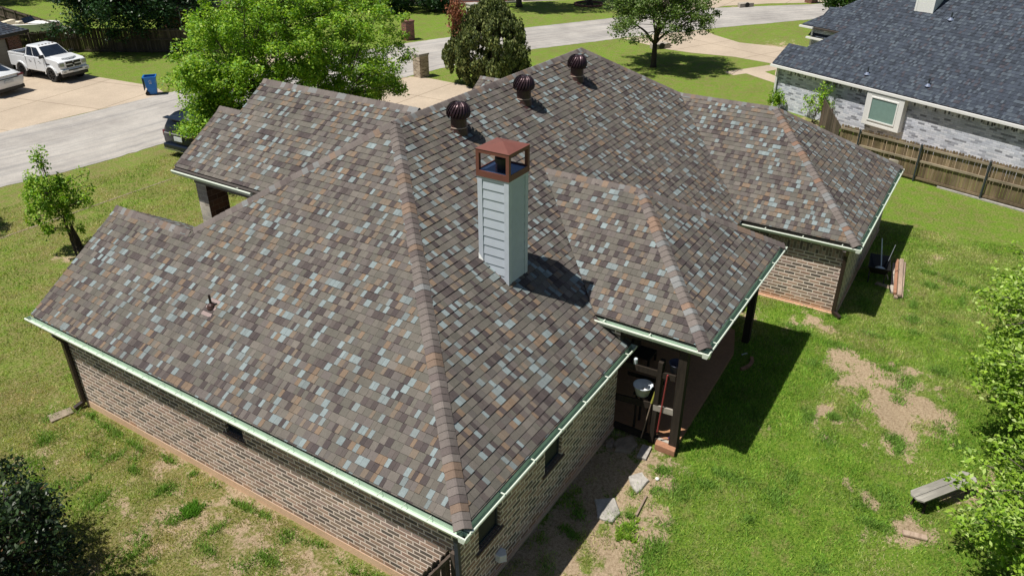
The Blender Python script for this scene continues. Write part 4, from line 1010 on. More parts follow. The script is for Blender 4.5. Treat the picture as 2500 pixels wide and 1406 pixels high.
for i, (x, y, rx, h_, lab) in enumerate([(57.5, 44.3, 2.0, 2.0, 'dark rounded shrub at the edge of the lawn opposite, near the grey pillar'), (55.5, 47.4, 2.2, 2.3, 'dark shrub in the row across the street, second from the grey pillar'), (54.5, 51.5, 2.4, 2.6, 'dark shrub across the street behind the top of the bright tree'), (59.5, 49, 3.6, 4.6, 'tall dark evergreen behind the row of shrubs across the street')]):
    tree('far_shrub', lab, 'shrub', (x, y, 0), (x, y, h_*.55), (rx, rx, h_*.6), 90, 8000, .22, DK, .12, 60+i, clump=(.55, .5), leafm='leaf_dark', fill=.2, group='dark shrubs across the street')
tree('ring_tree', 'tree in a round brick planting ring on the lawn opposite', 'tree', (69.4, 33.0, 0), (69.0, 33.6, 6.4), (4.6, 4.6, 3.2), 150, 9000, .34, DK, .28, 70, clump=(.9, .6), leafm='leaf_dark', zmin=3.4, fill=.25)
tree('street_tree', 'tall tree beyond the flower bed casting shade on the opposite lawn', 'tree', (64.2, 38.6, 0), (62.6, 38.4, 8.3), (4.2, 4.2, 2.6), 150, 9000, .34, DK, .28, 72, clump=(.9, .6), leafm='leaf_dark', zmin=5.8, fill=.25)
tree('street_tree', 'green tree beyond the dark neighbouring roof at the top right', 'tree', (70.5, 7.0, 0), (70.5, 7.2, 3.4), (4.2, 3.4, 2.6), 150, 12000, .26, [((.05, .11, .02), 30), ((.03, .07, .015), 30), ((.09, .17, .03), 16)], .22, 74, clump=(.8, .6), zmin=1.2, fill=.25)
tree('street_tree', 'bright green tree behind the fence at the far top left', 'tree', (49, 61, 0), (49, 61, 3.6), (5.2, 5.2, 3.0), 160, 11000, .3, DK, .25, 76, clump=(.9, .7), leafm='leaf_dark', zmin=1.0, fill=.2)
for i, (x, y) in enumerate([(36, 88), (42, 86), (30, 90), (50, 70), (45, 78)]):
    tree('boundary_tree', ['dark tree of the row beyond the far lawn, nearest the left edge', 'dark tree of the row beyond the far lawn, right of the first', 'dark tree beyond the far lawn at the corner of the view', 'dark tree right of the far lawn behind the big oak', 'dark tree between the far lawn and the oak'][i], 'tree', (x, y, 0), (x, y, 3.2), (4, 4, 3.2), 80, 5000, .34, DK, .2, 80+i, clump=(.9, .7), leafm='leaf_dark', fill=.2, group='dark trees around the far lawn')
# small plants by the neighbour's wall
tree('wall_shrub', 'thin leafy sapling growing against the white brick wall', 'shrub', (38.9, 2.6, 0), (38.9, 2.5, 1.25), (.95, 1.1, 1.0), 34, 1100, .14, LG, .03, 90, clump=(.22, .3), leg=2, fill=.2, fork=.3)
tree('wall_shrub', 'small green shrub beside the white downpipe of the brick corner', 'shrub', (40.1, 5.2, 0), (40.1, 5.2, .75), (.45, .5, .5), 30, 1000, .13, LG, .03, 91, clump=(.2, .25), fill=.2, fork=.3)
tree('wall_shrub', 'low weeds along the foot of the white wall by the fence end', 'shrub', (36.9, 1.0, 0), (36.9, 1.0, .35), (.7, .9, .35), 40, 1300, .13, LG, .02, 92, clump=(.25, .2), fill=.2, fork=.3)
def tuft(x, y, rx, ry, n, h_, seed, pal, lab):
    r = np.random.default_rng(seed); q = r.normal(size=(n, 2))*[rx*.6, ry*.6]+[x, y]; q += (np.stack([vn1(q[:, 0]*9+50, q[:, 1]*9+50), vn2(q[:, 0]*9+50, q[:, 1]*9+50)], 1)-.5)*.25
    a = r.uniform(0, 6.283, n); la = r.uniform(0, 6.283, n); hh = h_*r.uniform(.4, 1.1, n); ln = hh*r.uniform(.3, 1.1, n); wd = r.uniform(.010, .022, n)
    V_ = np.stack([np.stack([q[:, 0]-np.cos(a)*wd, q[:, 1]-np.sin(a)*wd, 0*a], 1), np.stack([q[:, 0]+np.cos(a)*wd, q[:, 1]+np.sin(a)*wd, 0*a], 1), np.stack([q[:, 0]+np.cos(la)*ln, q[:, 1]+np.sin(la)*ln, hh], 1)], 1).reshape(-1, 3)
    p_ = np.array([c[0] for c in pal]); T_ = p_[r.integers(0, len(pal), n)]*r.uniform(.7, 1.3, (n, 1))
    o = big_mesh('weed_clump', V_, 3, T_, M['blade']); tag(o, lab, 'weeds'); return o
LGW = [((.09, .24, .02), 3), ((.15, .33, .03), 3)]
tuft(-.75, 7.6, .20, .18, 900, .12, 101, LGW, 'bright green weed clump alone on the dry lawn beside the long brick wall')
tuft(15.7, .02, 1.0, .30, 2600, .22, 102, LGW, 'green weeds along the foot of the brick wall between patio and wing')
tuft(4.2, -1.55, .30, .2, 900, .12, 103, [((.20, .36, .03), 3), ((.30, .45, .05), 2)], 'grass tuft beside the large grey stepping stone')

# ------------------------------------------------------------------ the neighbouring dark-roofed house
e0 = Vector((40.83, 6.02, 0)); DN = Vector((-.42397, -.90567, 0)); NN = Vector((.90567, -.42397, 0))
def nb(a, b, z): v = e0+DN*a+NN*b; return (v.x, v.y, z)
nh = thing('brick_house', 'whitewashed brick house with dark slate-blue shingle roof at the upper right', 'house', nb(8, 4, 0))
nr = MB(); rn2 = random.Random(5); SN = .8; ZE = 2.6
kw = dict(pal=NPAL, acc=NACC, expo=.20, slope=SN, thick=.014)
shingle_plane(nr, None, [[(0, .1), (0, 1.38), (1.38, 1.38), (1.38, .1)], [(1.38, .1), (1.38, 1.38), (7.4, 7.4), (22, 7.4), (22, .1)]], rn2, e=DN, d=NN, O=nb(0, 0, ZE), **kw)
shingle_plane(nr, None, [[(-4.4, .1), (-4.4, 1.0), (1.6, 5.6), (12, 5.6), (12, .1)]], rn2, e=DN, d=NN, O=nb(0, 8.78, 2.6), **kw)
shingle_plane(nr, None, [[(-5.0, .08), (-3.96, .93), (-3.96, 1.5), (-3.1, 1.62), (3, 7.5), (12, 7.5), (12, .08), (-3.9, .08)]], rn2, e=DN, d=NN, O=nb(0, 8.67, 3.3), **kw)
nro = nr.build('roof', M['nroof'], nh)
def ndeck(mb, pts):
    mb.face([(p[0], p[1], p[2]-.03) for p in pts]); mb.face([(p[0], p[1], p[2]-.12) for p in pts[::-1]])
    for i in range(len(pts)):
        a, b = pts[i], pts[(i+1) % len(pts)]; mb.face([(a[0], a[1], a[2]-.12), (b[0], b[1], b[2]-.12), (b[0], b[1], b[2]-.03), (a[0], a[1], a[2]-.03)])
nd = MB()
ndeck(nd, [nb(0, .14, ZE+.11), nb(0, 1.38, ZE+1.1), nb(1.38, 1.38, ZE+1.1), nb(7.4, 7.4, ZE+5.92), nb(22, 7.4, ZE+5.92), nb(22, .14, ZE+.11)])
ndeck(nd, [nb(0, 1.38, ZE+1.1), nb(1.38, 1.38, ZE+1.1), nb(1.38, 2.7, ZE), nb(0, 2.7, ZE)])
ndeck(nd, [nb(7.4, 7.4, ZE+5.92), nb(1.38, 1.38, ZE+1.1), nb(.1, 2.7, ZE-.1), nb(.1, 14.6, ZE-.1)])
ndeck(nd, [nb(7.4, 7.4, ZE+5.92), nb(22, 7.4, ZE+5.92), nb(22, 14.6, ZE), nb(.1, 14.6, ZE)])
ndeck(nd, [nb(-5.0, 8.72, 3.33), nb(-3.96, 9.6, 4.03), nb(-3.96, 10.17, 4.49), nb(-3.1, 10.3, 4.6), nb(3, 16.17, 9.2), nb(12, 16.17, 9.2), nb(12, 8.72, 3.33)])
nd.build('roof_deck', M['fascia'], nh)
cap_run(nb(1.38, 1.38, ZE+1.1), nb(7.4, 7.4, ZE+5.92), tuple((-DN + Vector((0, 0, -SN)))), tuple((-NN + Vector((0, 0, -SN)))), 'hip_cap', nro, rn2, pal=NPAL, hw=.16, m='nroof', step=.2)
def nwall(a0, b0, a1, b1, z0, z1, name='wall'):
    mb = MB(); mb.wall(nb(a0, b0, 0)[:2], nb(a1, b1, 0)[:2], z0, z1); return mb.build(name, M['wbrick'], nh)
nwall(.3, .38, 21.8, .38, -.3, ZE-.13); nwall(.3, 2.4, .3, .38, -.3, ZE-.10); nwall(.4, 14, .4, 2.4, -.3, ZE-.1)
nwall(-4.2, 9.1, 11.8, 9.1, -.3, 3.15); nwall(-4.2, 14, -4.2, 9.1, -.3, 3.15)
ns = MB(); ns.face([nb(.3, .376, 2.18), nb(21.8, .376, 2.18), nb(21.8, .376, ZE-.14), nb(.3, .376, ZE-.14)], [(2.18, 0), (2.18, 21.5), (2.46, 21.5), (2.46, 0)])
ns.build('soldier_course', m_brick('white_soldier_brick', .28, .105, WB[:4]+[srgb(90, 92, 98), srgb(140, 144, 150), srgb(80, 82, 88)], srgb(190, 192, 196), msize=.008), nh)
ng = MB()
def nbeam(mb, p, q, w_, h_): mb.beam(p, q, w_, h_)
nbeam(ng, nb(-.02, .04, ZE-.03), nb(22, .04, ZE-.03), .14, .13); ng.build('gutter', M['nwhite'], nh)
ng = MB(); nbeam(ng, nb(-5.05, 8.63, 3.27), nb(-3.9, 8.63, 3.27), .14, .12); ng.build('gutter', M['nwhite'], nh)
ng = MB(); nbeam(ng, nb(-4.42, 8.75, 2.57), nb(-3.0, 8.75, 2.57), .14, .12); ng.build('gutter', M['nwhite'], nh)
ng = MB(); nbeam(ng, nb(.36, .28, ZE-.12), nb(.36, .28, .1), .11, .11); ng.build('downspout', M['nwhite'], nh)
ng = MB(); nbeam(ng, nb(-4.15, 8.95, 3.2), nb(-4.15, 8.95, .1), .11, .11); ng.build('downspout', M['nwhite'], nh)
ng = MB(); ng.face([nb(0, .1, ZE-.12), nb(22, .1, ZE-.12), nb(22, .40, ZE-.12), nb(0, .40, ZE-.12)]); ng.face([nb(0, .1, ZE-.1), nb(0, .38, ZE-.1), nb(0, 2.6, ZE-.1), nb(0, 1.38, ZE+1.0)])
ng.build('fascia_board', M['nwhite'], nh)
# projecting window box
T = Matrix(((DN.x, NN.x, 0, e0.x), (DN.y, NN.y, 0, e0.y), (0, 0, 1, 0), (0, 0, 0, 1)))
wb = MB(); a0, a1, zb, zt, bo = 6.78, 9.02, .70, ZE-.14, .02
wb.box(a0, a1, bo, .375, zb, zb+.12, T=T); wb.box(a0, a1, bo, .375, zt-.10, zt, T=T); wb.box(a0, a0+.30, bo, .375, zb+.12, zt-.10, T=T); wb.box(a1-.30, a1, bo, .375, zb+.12, zt-.10, T=T)
wb.box(a0+.30, a1-.30, bo+.01, .3, zb+.12, zb+.30, T=T); wb.box(a0+.30, a1-.30, bo+.01, .3, zt-.24, zt-.10, T=T)
nw = wb.build('window', M['nwhite'], nh)
wf = MB(); q0, q1, y0_, z0_, z1_ = a0+.30, a1-.30, bo-.025, zb+.26, zt-.20
wf.box(q0, q1, y0_, bo+.02, z0_, z0_+.07, T=T); wf.box(q0, q1, y0_, bo+.02, z1_-.06, z1_, T=T); wf.box(q0, q0+.07, y0_, bo+.02, z0_+.07, z1_-.06, T=T); wf.box(q1-.07, q1, y0_, bo+.02, z0_+.07, z1_-.06, T=T)
wf.build('window_frame', M['white'], nw)
wg = MB(); wg.box(q0+.07, q1-.07, bo+.01, bo+.02, z0_+.07, z1_-.06, T=T); wg.build('pane', M['blind'], nw)
# chimney and vents on the neighbour's slope
cb = MB(); ca, cb0 = 5.72, 4.38; zc = ZE+SN*cb0
cb.box(ca, ca+1.08, cb0, cb0+1.3, zc-.3, zc+3.2, T=T); nch = cb.build('chimney', M['nwhite'], nh)
ct = MB()
for aa in (ca-.012, ca+.98): ct.box(aa, aa+.112, cb0-.014, cb0+.05, zc-.3, zc+3.2, T=T)
ct.build('corner_trim', M['white'], nch)
for (px_a, px_b) in ((6.1, .66), (9.6, .78), (8.0, 4.2)):
    pb = MB(); z_ = ZE+SN*px_b; P_ = nb(px_a, px_b, z_); pb.tube([(P_[0], P_[1], z_-.1), (P_[0], P_[1], z_+.42)], .045, 8); po = pb.build('vent_pipe', M['steel_post'], nh)
    pc = MB(); pc.lathe([(.16, .02), (.08, .12), (.05, .15)], (P_[0], P_[1], z_), 12); pc.build('pipe_collar', m_plain('lead_blue_collar', (.16, .20, .30), .5), po)

# ------------------------------------------------------------------ picket fences
def picket_fence(name, p0, p1, h, label, rails_side=1, seed=0, post_step=3.05, m_='fence', posts='steel_post', dog=True, pw_=.135, first_post=.0, rot_board=True, skip=None):
    rnd = random.Random(seed); p0, p1 = Vector((*p0, 0)), Vector((*p1, 0)); D = p1-p0; Lg = D.length; D.normalize(); Nn = Vector((D.y, -D.x, 0))*rails_side
    root = thing(name, label, 'fence', tuple((p0+p1)/2))
    mb = MB(); s_ = 0
    while s_ < Lg-.02:
        w_ = pw_*rnd.uniform(.92, 1.05); hh = h+rnd.uniform(-.035, .035); o_ = -Nn*(.025+rnd.uniform(0, .012)); t_ = .018
        A = p0+D*(s_+.002)+o_; B = p0+D*(s_+w_-.006)+o_; lean = rnd.uniform(-.012, .012)
        prof = [(0, .03), (w_-.012, .03), (w_-.012, hh-.05), (w_-.045, hh), (.033, hh), (0, hh-.05)] if dog else [(0, .03), (w_-.012, .03), (w_-.012, hh), (0, hh)]
        f = [A+D*(u+lean*(z/h))+Vector((0, 0, z)) for u, z in prof]; g_ = [v-Nn*t_ for v in f]
        kk = rnd.uniform(.62, 1.30); cc_ = (kk, kk*rnd.uniform(.95, 1.02), kk*rnd.uniform(.88, 1.02))
        mb.face(f, c=cc_); mb.face(g_[::-1], c=cc_)
        for i in range(len(f)): mb.face([f[i], g_[i], g_[(i+1) % len(f)], f[(i+1) % len(f)]], c=cc_)
        s_ += w_
    mb.build('board_panel', M[m_], root)
    for z_, mm in ((.16, m_), (h*.55, 'fence_top' if m_ == 'fence' else m_), (h-.16, 'fence_top' if m_ == 'fence' else m_)):
        rb = MB(); rb.beam(p0+Nn*.015+Vector((0, 0, z_)), p1+Nn*.015+Vector((0, 0, z_+rnd.uniform(-.03, .03))), .06 if z_ > .3 else .04, .10); rb.build('rail', M[mm], root)
    s_ = first_post
    while s_ < Lg:
        pb = MB(); q = p0+D*s_+Nn*.085
        if posts == 'steel_post':
            pb.tube([q-Vector((0, 0, .1)), q+Vector((0, 0, h-.02))], .045, 8); pb.lathe([(.05, h-.04), (.05, h), (.0, h+.05)], (q.x, q.y, 0), 8)
        else: pb.beam(q-Vector((0, 0, .1)), q+Vector((0, 0, h-.02)), .10, .10)
        pb.build('fence_post', M[posts], root); s_ += post_step
    return root
picket_fence('board_fence', (33.15, 0.1), (29.05, -13.3), 1.82, 'weathered brown picket fence with steel posts between the two back yards', seed=2, first_post=4.1-3.05)
picket_fence('board_fence', (33.3, .15), (38.0, 2.0), 1.75, 'short run of dark fence meeting the white brick wall', seed=3, m_='dfence', posts='dfence', rails_side=1)
picket_fence('board_fence', (27.0, 57.35), (22.9, 59.3), 1.85, 'dark fence section joining the garage beside the pickup', seed=4, m_='dfence', posts='dfence', rails_side=-1)
picket_fence('board_fence', (27.05, 57.35), (33.5, 45.8), 1.9, 'dark shaded fence under the big dark tree beside the pickup', seed=5, m_='dfence', posts='dfence', rails_side=1)
picket_fence('board_fence', (27.0, 57.6), (30.2, 77.0), 1.9, 'grey fence running away behind the boat to the far lawn', seed=6, m_='dfence', posts='dfence', rails_side=-1, post_step=2.9)
picket_fence('board_fence', (.20, .52), (-4.5, .9), 1.92, 'grey picket fence joining the nearest brick corner at the bottom', seed=7, m_='dfence', posts='dfence', rails_side=-1)
# leaning board on the fence
o = MB().beam((32.65, -.9, .1), (32.85, -1.5, 1.3), .14, .03).build('loose_board', M['greywood']); tag(o, 'pale loose board leaning on the fence behind the roof edge', 'board')

# ------------------------------------------------------------------ masonry mailbox pillars
def pillar(x, y, w_, h_, rz, m_, capm, label, band=None, group=None):
    root = thing('mailbox_pillar', label, 'mailbox pillar', (x, y, 0), rz, group)
    b = MB().box(-w_/2, w_/2, -w_/2, w_/2, -.1, h_-.20); b.build('pillar_body', M[m_], root)
    b = MB().box(-w_/2-.015, w_/2+.015, -w_/2-.015, w_/2+.015, h_-.198, h_-.10); b.build('pillar_band', M[band or m_], root)
    b = MB().box(-w_/2-.05, w_/2+.05, -w_/2-.05, w_/2+.05, h_-.098, h_); b.build('pillar_cap', M[capm], root, bevel=.008)
    b = MB().box(-.14, .14, w_/2, w_/2+.02, h_-.66, h_-.36); b.build('mailbox_door', M['black'], root)
    local(root); return root
pillar(35.45, 29.0, .80, 1.66, -.25, 'tbrick', 'rock_pale', 'tan brick mailbox pillar at the corner of the near driveway', 'rock_pale')
pillar(45.0, 37.9, .80, 1.62, -.35, 'rbrick', 'rbrick', 'red brick mailbox pillar on the lawn across the street', 'rbrick')
pillar(53.9, 37.3, .95, 1.85, -.4, 'pale_stone', 'rock_pale', 'grey stone mailbox pillar half hidden behind the cedar', 'rock_pale')
pillar(83.3, 13.4, .95, 1.7, -.5, 'rbrick', 'rbrick', 'dark red brick pillar at the top edge beside the far drive', 'rbrick')

# culvert headwalls
def culvert(x, y, rz, label):
    root = thing('culvert', label, 'culvert', (x, y, 0), rz, 'driveway culverts')
    b = MB(); b.prism([(-.9, -.45), (.9, -.45), (.6, .35), (-.6, .35)], 0, .40); b.build('headwall', M['culvert'], root, bevel=.03)
    b = MB(); b.rings([[Vector((.27*math.cos(2*math.pi*i/16), yy, .24+.25*math.sin(2*math.pi*i/16))) for i in range(16)] for yy in (-.52, -.44)]); b.build('pipe_mouth', M['dark_inside'], root)
    local(root)
culvert(53.3, 18.4, -.55, 'concrete culvert mouth behind the trunk of the round tree')
culvert(76.9, 18.7, -.6, 'far concrete culvert mouth beside the far drive')

# ------------------------------------------------------------------ vehicles
def wheel(root, x, y, r_, w_, rim='chrome', tyre='rubber', s_=1):
    b = MB(); n = 24
    prof = [(r_*.62, -w_/2), (r_*.93, -w_/2), (r_, -w_/2+.04), (r_, w_/2-.04), (r_*.93, w_/2), (r_*.62, w_/2)]
    b.rings([[Vector((x+a_*math.cos(2*math.pi*k_/n), y+yy, r_+a_*math.sin(2*math.pi*k_/n))) for k_ in range(n)] for a_, yy in prof], cap=False)
    for k_ in range(n):   # tread blocks
        an = 2*math.pi*k_/n; c_ = Vector((x+r_*math.cos(an), y, r_+r_*math.sin(an)))
        b.beam(c_+Vector((0, -w_/2+.03, 0)), c_+Vector((0, w_/2-.03, 0)), r_*.12, .03)
    wo_ = b.build('wheel', M[tyre], root)
    b = MB(); yy = y+s_*(w_/2-.03)
    b.rings([[Vector((x+a_*math.cos(2*math.pi*k_/n), yy+o_*s_, r_+a_*math.sin(2*math.pi*k_/n))) for k_ in range(n)] for a_, o_ in ((r_*.64, .01), (r_*.6, -.03), (.001, -.06))], cap=False)
    for k_ in range(8):
        an = 2*math.pi*k_/8; b.beam((x, yy, r_), (x+r_*.6*math.cos(an), yy, r_+r_*.6*math.sin(an)), .05, .07, up=(0, 1, 0))
    b.build('rim', M[rim], wo_)
def arch(cx, r_, z0, n=10):      # points of a wheel cut-out, left to right
    a0 = math.asin(max(-1, min(1, (z0-r_)/(r_*1.12)))); R_ = r_*1.14
    return [(cx-R_*math.cos(a), max(z0, r_+R_*math.sin(a))) for a in np.linspace(.0 if z0 < r_ else a0, math.pi-(.0 if z0 < r_ else a0), n)]
def side_body(prof, hw, taper=None, mb=None):
    """prof: (x, z) outline; hw(x,z) half width"""
    mb = mb or MB(); n = len(prof)
    Lp = [Vector((x, hw(x, z), z)) for x, z in prof]; Rp = [Vector((x, -hw(x, z), z)) for x, z in prof]
    mb.face(Lp[::-1]); mb.face(Rp)
    for i in range(n):
        j = (i+1) % n; mb.face([Lp[i], Lp[j], Rp[j], Rp[i]])
    return mb
# pickup: x forward, origin on the ground between the axles
def pickup(label):
    root = thing('pickup_truck', label, 'pickup truck', (21.45, 51.35, 0), math.radians(-86)); sx = .95
    fx, rx, R_, hw0 = 1.62, -1.70, .50, 1.05
    def hw(x, z): return hw0*(1-.05*max(0, z-1.1))*(1-.05*max(0, x-1.9))
    low = [(-2.95, .72), (-2.30, .72)] + arch(rx, R_, .72) + [(rx+.7, .62), (fx-.7, .62)] + arch(fx, R_, .66) + [(2.30, .66), (2.62, .80), (2.66, 1.10), (2.62, 1.40), (2.40, 1.50), (1.25, 1.62), (.95, 1.58), (-1.10, 1.58), (-1.12, 1.50), (-2.95, 1.50)]
    body = side_body(low, hw).build('body', M['white_car'], root, bevel=.05)
    bed = MB(); bed.box(-2.82, -1.2, -.88, .88, 1.496, 1.506); bed.build('bed_floor', M['black'], root)
    for s_ in (1, -1):
        b = MB(); b.box(-2.95, -1.12, s_*.88, s_*1.02, 1.50, 1.66) if s_ > 0 else b.box(-2.95, -1.12, -1.02, -.88, 1.50, 1.66); b.build('bed_rail', M['white_car'], root, bevel=.02)
    b = MB(); b.box(-2.97, -2.88, -.87, .87, 1.44, 1.66); b.build('tailgate', M['white_car'], root, bevel=.02)
    # cab: lofted roof on pillars
    cab = MB(); bot = [(-1.08, 1.0), (1.02, 1.0)]; 
    zb, zt = 1.56, 2.26
    pts_b = [(-1.10, .99), (1.10, .99), (1.10, -.99), (-1.10, -.99)]; pts_t = [(-.95, .78), (.28, .76), (.28, -.76), (-.95, -.78)]
    Bq = [Vector((x, y, zb)) for x, y in pts_b]; Tq = [Vector((x, y, zt)) for x, y in pts_t]
    cab.rings([Bq[::-1], Tq[::-1]], cap=True); co = cab.build('cab', M['white_car'], root, bevel=.10)
    def lerpq(u0, u1, v0, v1, A, B, C, D, off):   # quad on a cab side; A,B bottom, C,D top (B->C, A->D)
        n_ = (B-A).cross(D-A).normalized()*off
        f = lambda u, v: (A+(B-A)*u)*(1-v)+(D+(C-D)*u)*v+n_
        return [f(u0, v0), f(u1, v0), f(u1, v1), f(u0, v1)]
    g = MB(); g.face(lerpq(.06, .94, .08, .90, Bq[2], Bq[1], Tq[1], Tq[2], .012)); g.build('windscreen', M['carglass'], co)
    g = MB(); g.face(lerpq(.10, .90, .18, .84, Bq[0], Bq[3], Tq[3], Tq[0], .012)); g.build('rear_window', M['carglass'], co)
    for (A, B, C_, D_) in ((Bq[3], Bq[2], Tq[2], Tq[3]), (Bq[1], Bq[0], Tq[0], Tq[1])):
        flip = A is Bq[1]
        for (u0, u1) in ((.10, .44), (.48, .88)):
            if flip: u0, u1 = 1-u1, 1-u0
            g = MB(); g.face(lerpq(u0, u1, .08, .86, A, B, C_, D_, .012)); g.build('side_window', M['carglass'], co)
    for y_ in (-.5, -.25, 0, .25, .5):
        b = MB(); b.box(.08, .20, y_-.045, y_+.045, zt-.01, zt+.035); b.build('roof_lamp', M['amber'], co, bevel=.01)
    hd = MB(); hd.prism([(1.15, .62), (2.35, .55), (2.45, .2), (2.45, -.2), (2.35, -.55), (1.15, -.62)], 1.48, 1.64); hd.build('hood', M['white_car'], root, bevel=.06)
    # face
    b = MB(); b.box(2.60, 2.70, -.62, .62, .98, 1.44); b.build('grille_surround', M['white_car'], root, bevel=.03)
    b = MB()
    for y_ in (-.55, .05):
        for z_ in (1.02, 1.24): b.box(2.70, 2.712, y_, y_+.50, z_, z_+.155)
    b.build('grille', M['black'], root)
    b = MB(); b.prism([(-.07, .10), (.07, .10), (.085, .0), (0, -.12), (-.085, .0)], 0, .02, T=Matrix(((0, 0, 1, 2.712), (1, 0, 0, 0), (0, 1, 0, 1.21), (0, 0, 0, 1)))); b.build('badge', M['black'], root)
    for s_ in (1, -1):
        b = MB(); y0, y1 = sorted((s_*.66, s_*1.02)); b.box(2.50, 2.68, y0, y1, 1.10, 1.38); b.build('headlight', M['lens'], root, bevel=.03)
        b = MB(); y0, y1 = sorted((s_*.97, s_*1.30)); b.box(1.00, 1.14, y0, y1, 1.58, 1.80); b.build('mirror', M['black'], root, bevel=.03)
        b = MB(); y0, y1 = sorted((s_*.72, s_*.90)); b.box(2.80, 2.815, y0, y1, .72, .80); b.build('fog_lamp', M['lens'], root)
        b = MB(); 
        for x_ in (.52, -.52): b.box(x_-.09, x_+.09, min(s_*1.055, s_*1.075), max(s_*1.055, s_*1.075), 1.28, 1.32)
        b.build('door_handle', M['chrome'], root)
        b = MB(); b.box(1.22, 1.62, min(s_*1.045, s_*1.06), max(s_*1.045, s_*1.06), 1.16, 1.24); b.build('fender_badge', M['black'], root)
        b = MB()
        for x_ in (1.02, .02, -.98): b.box(x_-.008, x_+.008, min(s_*1.04, s_*1.052), max(s_*1.04, s_*1.052), .72, 1.52)
        b.build('door_seam', M['black'], root)
        for cx in (fx, rx):
            b = MB(); pr = [(cx+.62*math.cos(a), .50+.62*math.sin(a)) for a in np.linspace(0, math.pi, 13)]; pi2 = [(cx+.54*math.cos(a), .50+.54*math.sin(a)) for a in np.linspace(math.pi, 0, 13)]
            for i in range(12):
                q = [(pr[i], s_*1.12), (pr[i+1], s_*1.12), (pi2[11-i], s_*1.12), (pi2[12-i], s_*1.12)]
                b.face([(p[0], y_, p[1]) for p, y_ in q])
                b.face([(pr[i][0], s_*1.12, pr[i][1]), (pr[i+1][0], s_*1.12, pr[i+1][1]), (pr[i+1][0], s_*.98, pr[i+1][1]+.04), (pr[i][0], s_*.98, pr[i][1]+.04)])
            b.build('fender_flare', M['white_car'], root)
            wheel(root, cx, s_*.92, R_, .34, 'black', 'rubber', s_)
    b = MB(); b.box(2.62, 2.80, -1.05, 1.05, .66, .92); b.build('front_bumper', M['white_car'], root, bevel=.04)
    b = MB(); b.box(2.80, 2.812, -.52, .52, .80, .88); b.build('bumper_slot', M['black'], root)
    b = MB(); b.box(2.50, 2.74, -.95, .95, .42, .66); b.build('skid_plate', M['black'], root, bevel=.03)
    b = MB(); b.box(2.812, 2.822, -.20, .16, .66, .78); b.build('number_plate', M['plate'], root)
    b = MB(); b.box(-2.4, 2.3, -.75, .75, .45, .68); b.build('chassis', M['black'], root)
    b = MB(); b.box(-3.08, -2.96, -.95, .95, .62, .84); b.build('rear_bumper', M['chrome'], root, bevel=.03)
    local(root); return root
pk = pickup('white crew cab pickup truck with black wheels parked facing the street on the left drive')

def car_loft(st, mb=None):
    """stations: x, half width low, half width belt, half width roof, z low, z belt, z roof"""
    mb = mb or MB(); rings = []
    for (x, w0, w1, w2, z0, z1, z2) in st:
        h_ = [(0.0, z0), (w0*.9, z0), (w0, z0+.12), (w1, (z0+z1)/2+.05), (w1*.985, z1), (w2+(w1-w2)*.1, z1+(z2-z1)*.72 if z2 > z1+.05 else z1+.02), (w2*.86, z2), (0.0, z2+.02)]
        rings.append([Vector((x, y, z)) for y, z in h_] + [Vector((x, -y, z)) for y, z in h_[-2:0:-1]])
    mb.rings(rings, cap=True); return mb
def sedan(label):
    root = thing('parked_car', label, 'car', (16.57, 51.9, 0), math.radians(101)); root.scale = (1.22, 1.22, 1.22)     # x forward: rear end looks at the street
    st = [(-2.62, .78, .86, .55, .42, .82, .90), (-2.50, .92, 1.0, .70, .34, .96, 1.10), (-2.0, .99, 1.05, .80, .30, 1.05, 1.20), (-1.5, 1.0, 1.07, .80, .28, 1.08, 1.34), (-.6, 1.0, 1.08, .78, .27, 1.10, 1.56), (.2, 1.0, 1.08, .78, .27, 1.08, 1.58), (1.1, 1.0, 1.06, .80, .27, 1.02, 1.28), (1.5, 1.0, 1.05, .85, .27, .98, 1.05), (2.3, .93, .98, .78, .30, .84, .90), (2.62, .75, .80, .60, .40, .66, .72)]
    car_loft(st).build('body', M['white_car'], root, smooth=True)
    g = MB(); g.face([(-2.22, -.60, 1.165), (-2.22, .60, 1.165), (-1.0, .66, 1.515), (-1.0, -.66, 1.515)][::-1]); g.build('rear_window', M['carglass'], root)
    for s_ in (1, -1):
        g = MB(); g.face([(-1.7, s_*1.03, 1.12), (.95, s_*1.035, 1.10), (.25, s_*.86, 1.49), (-.9, s_*.86, 1.47)]); g.build('side_window', M['carglass'], root)
        b = MB(); y0, y1 = sorted((s_*.60, s_*1.0)); b.box(-2.60, -2.42, y0, y1, .90, .99); b.build('tail_light', M['redlens'], root, bevel=.02)
        for cx in (-1.55, 1.6): wheel(root, cx, s_*.94, .36, .22, 'chrome', 'rubber', s_)
    b = MB(); b.box(-2.645, -2.60, -.62, .62, .865, .90); b.build('light_strip', M['black'], root)
    b = MB(); b.box(-2.66, -2.635, -.26, .26, .66, .80); b.build('number_plate', M['plate'], root)
    b = MB(); b.box(-2.63, -2.30, -.86, .86, .24, .44); b.build('rear_diffuser', M['black'], root, bevel=.03)
    b = MB(); b.box(-2.64, -2.46, -.72, .72, 1.04, 1.075); b.build('spoiler', M['white_car'], root, bevel=.01)
    local(root); return root
sedan('white sedan on the left drive showing only its rear corner at the left edge')
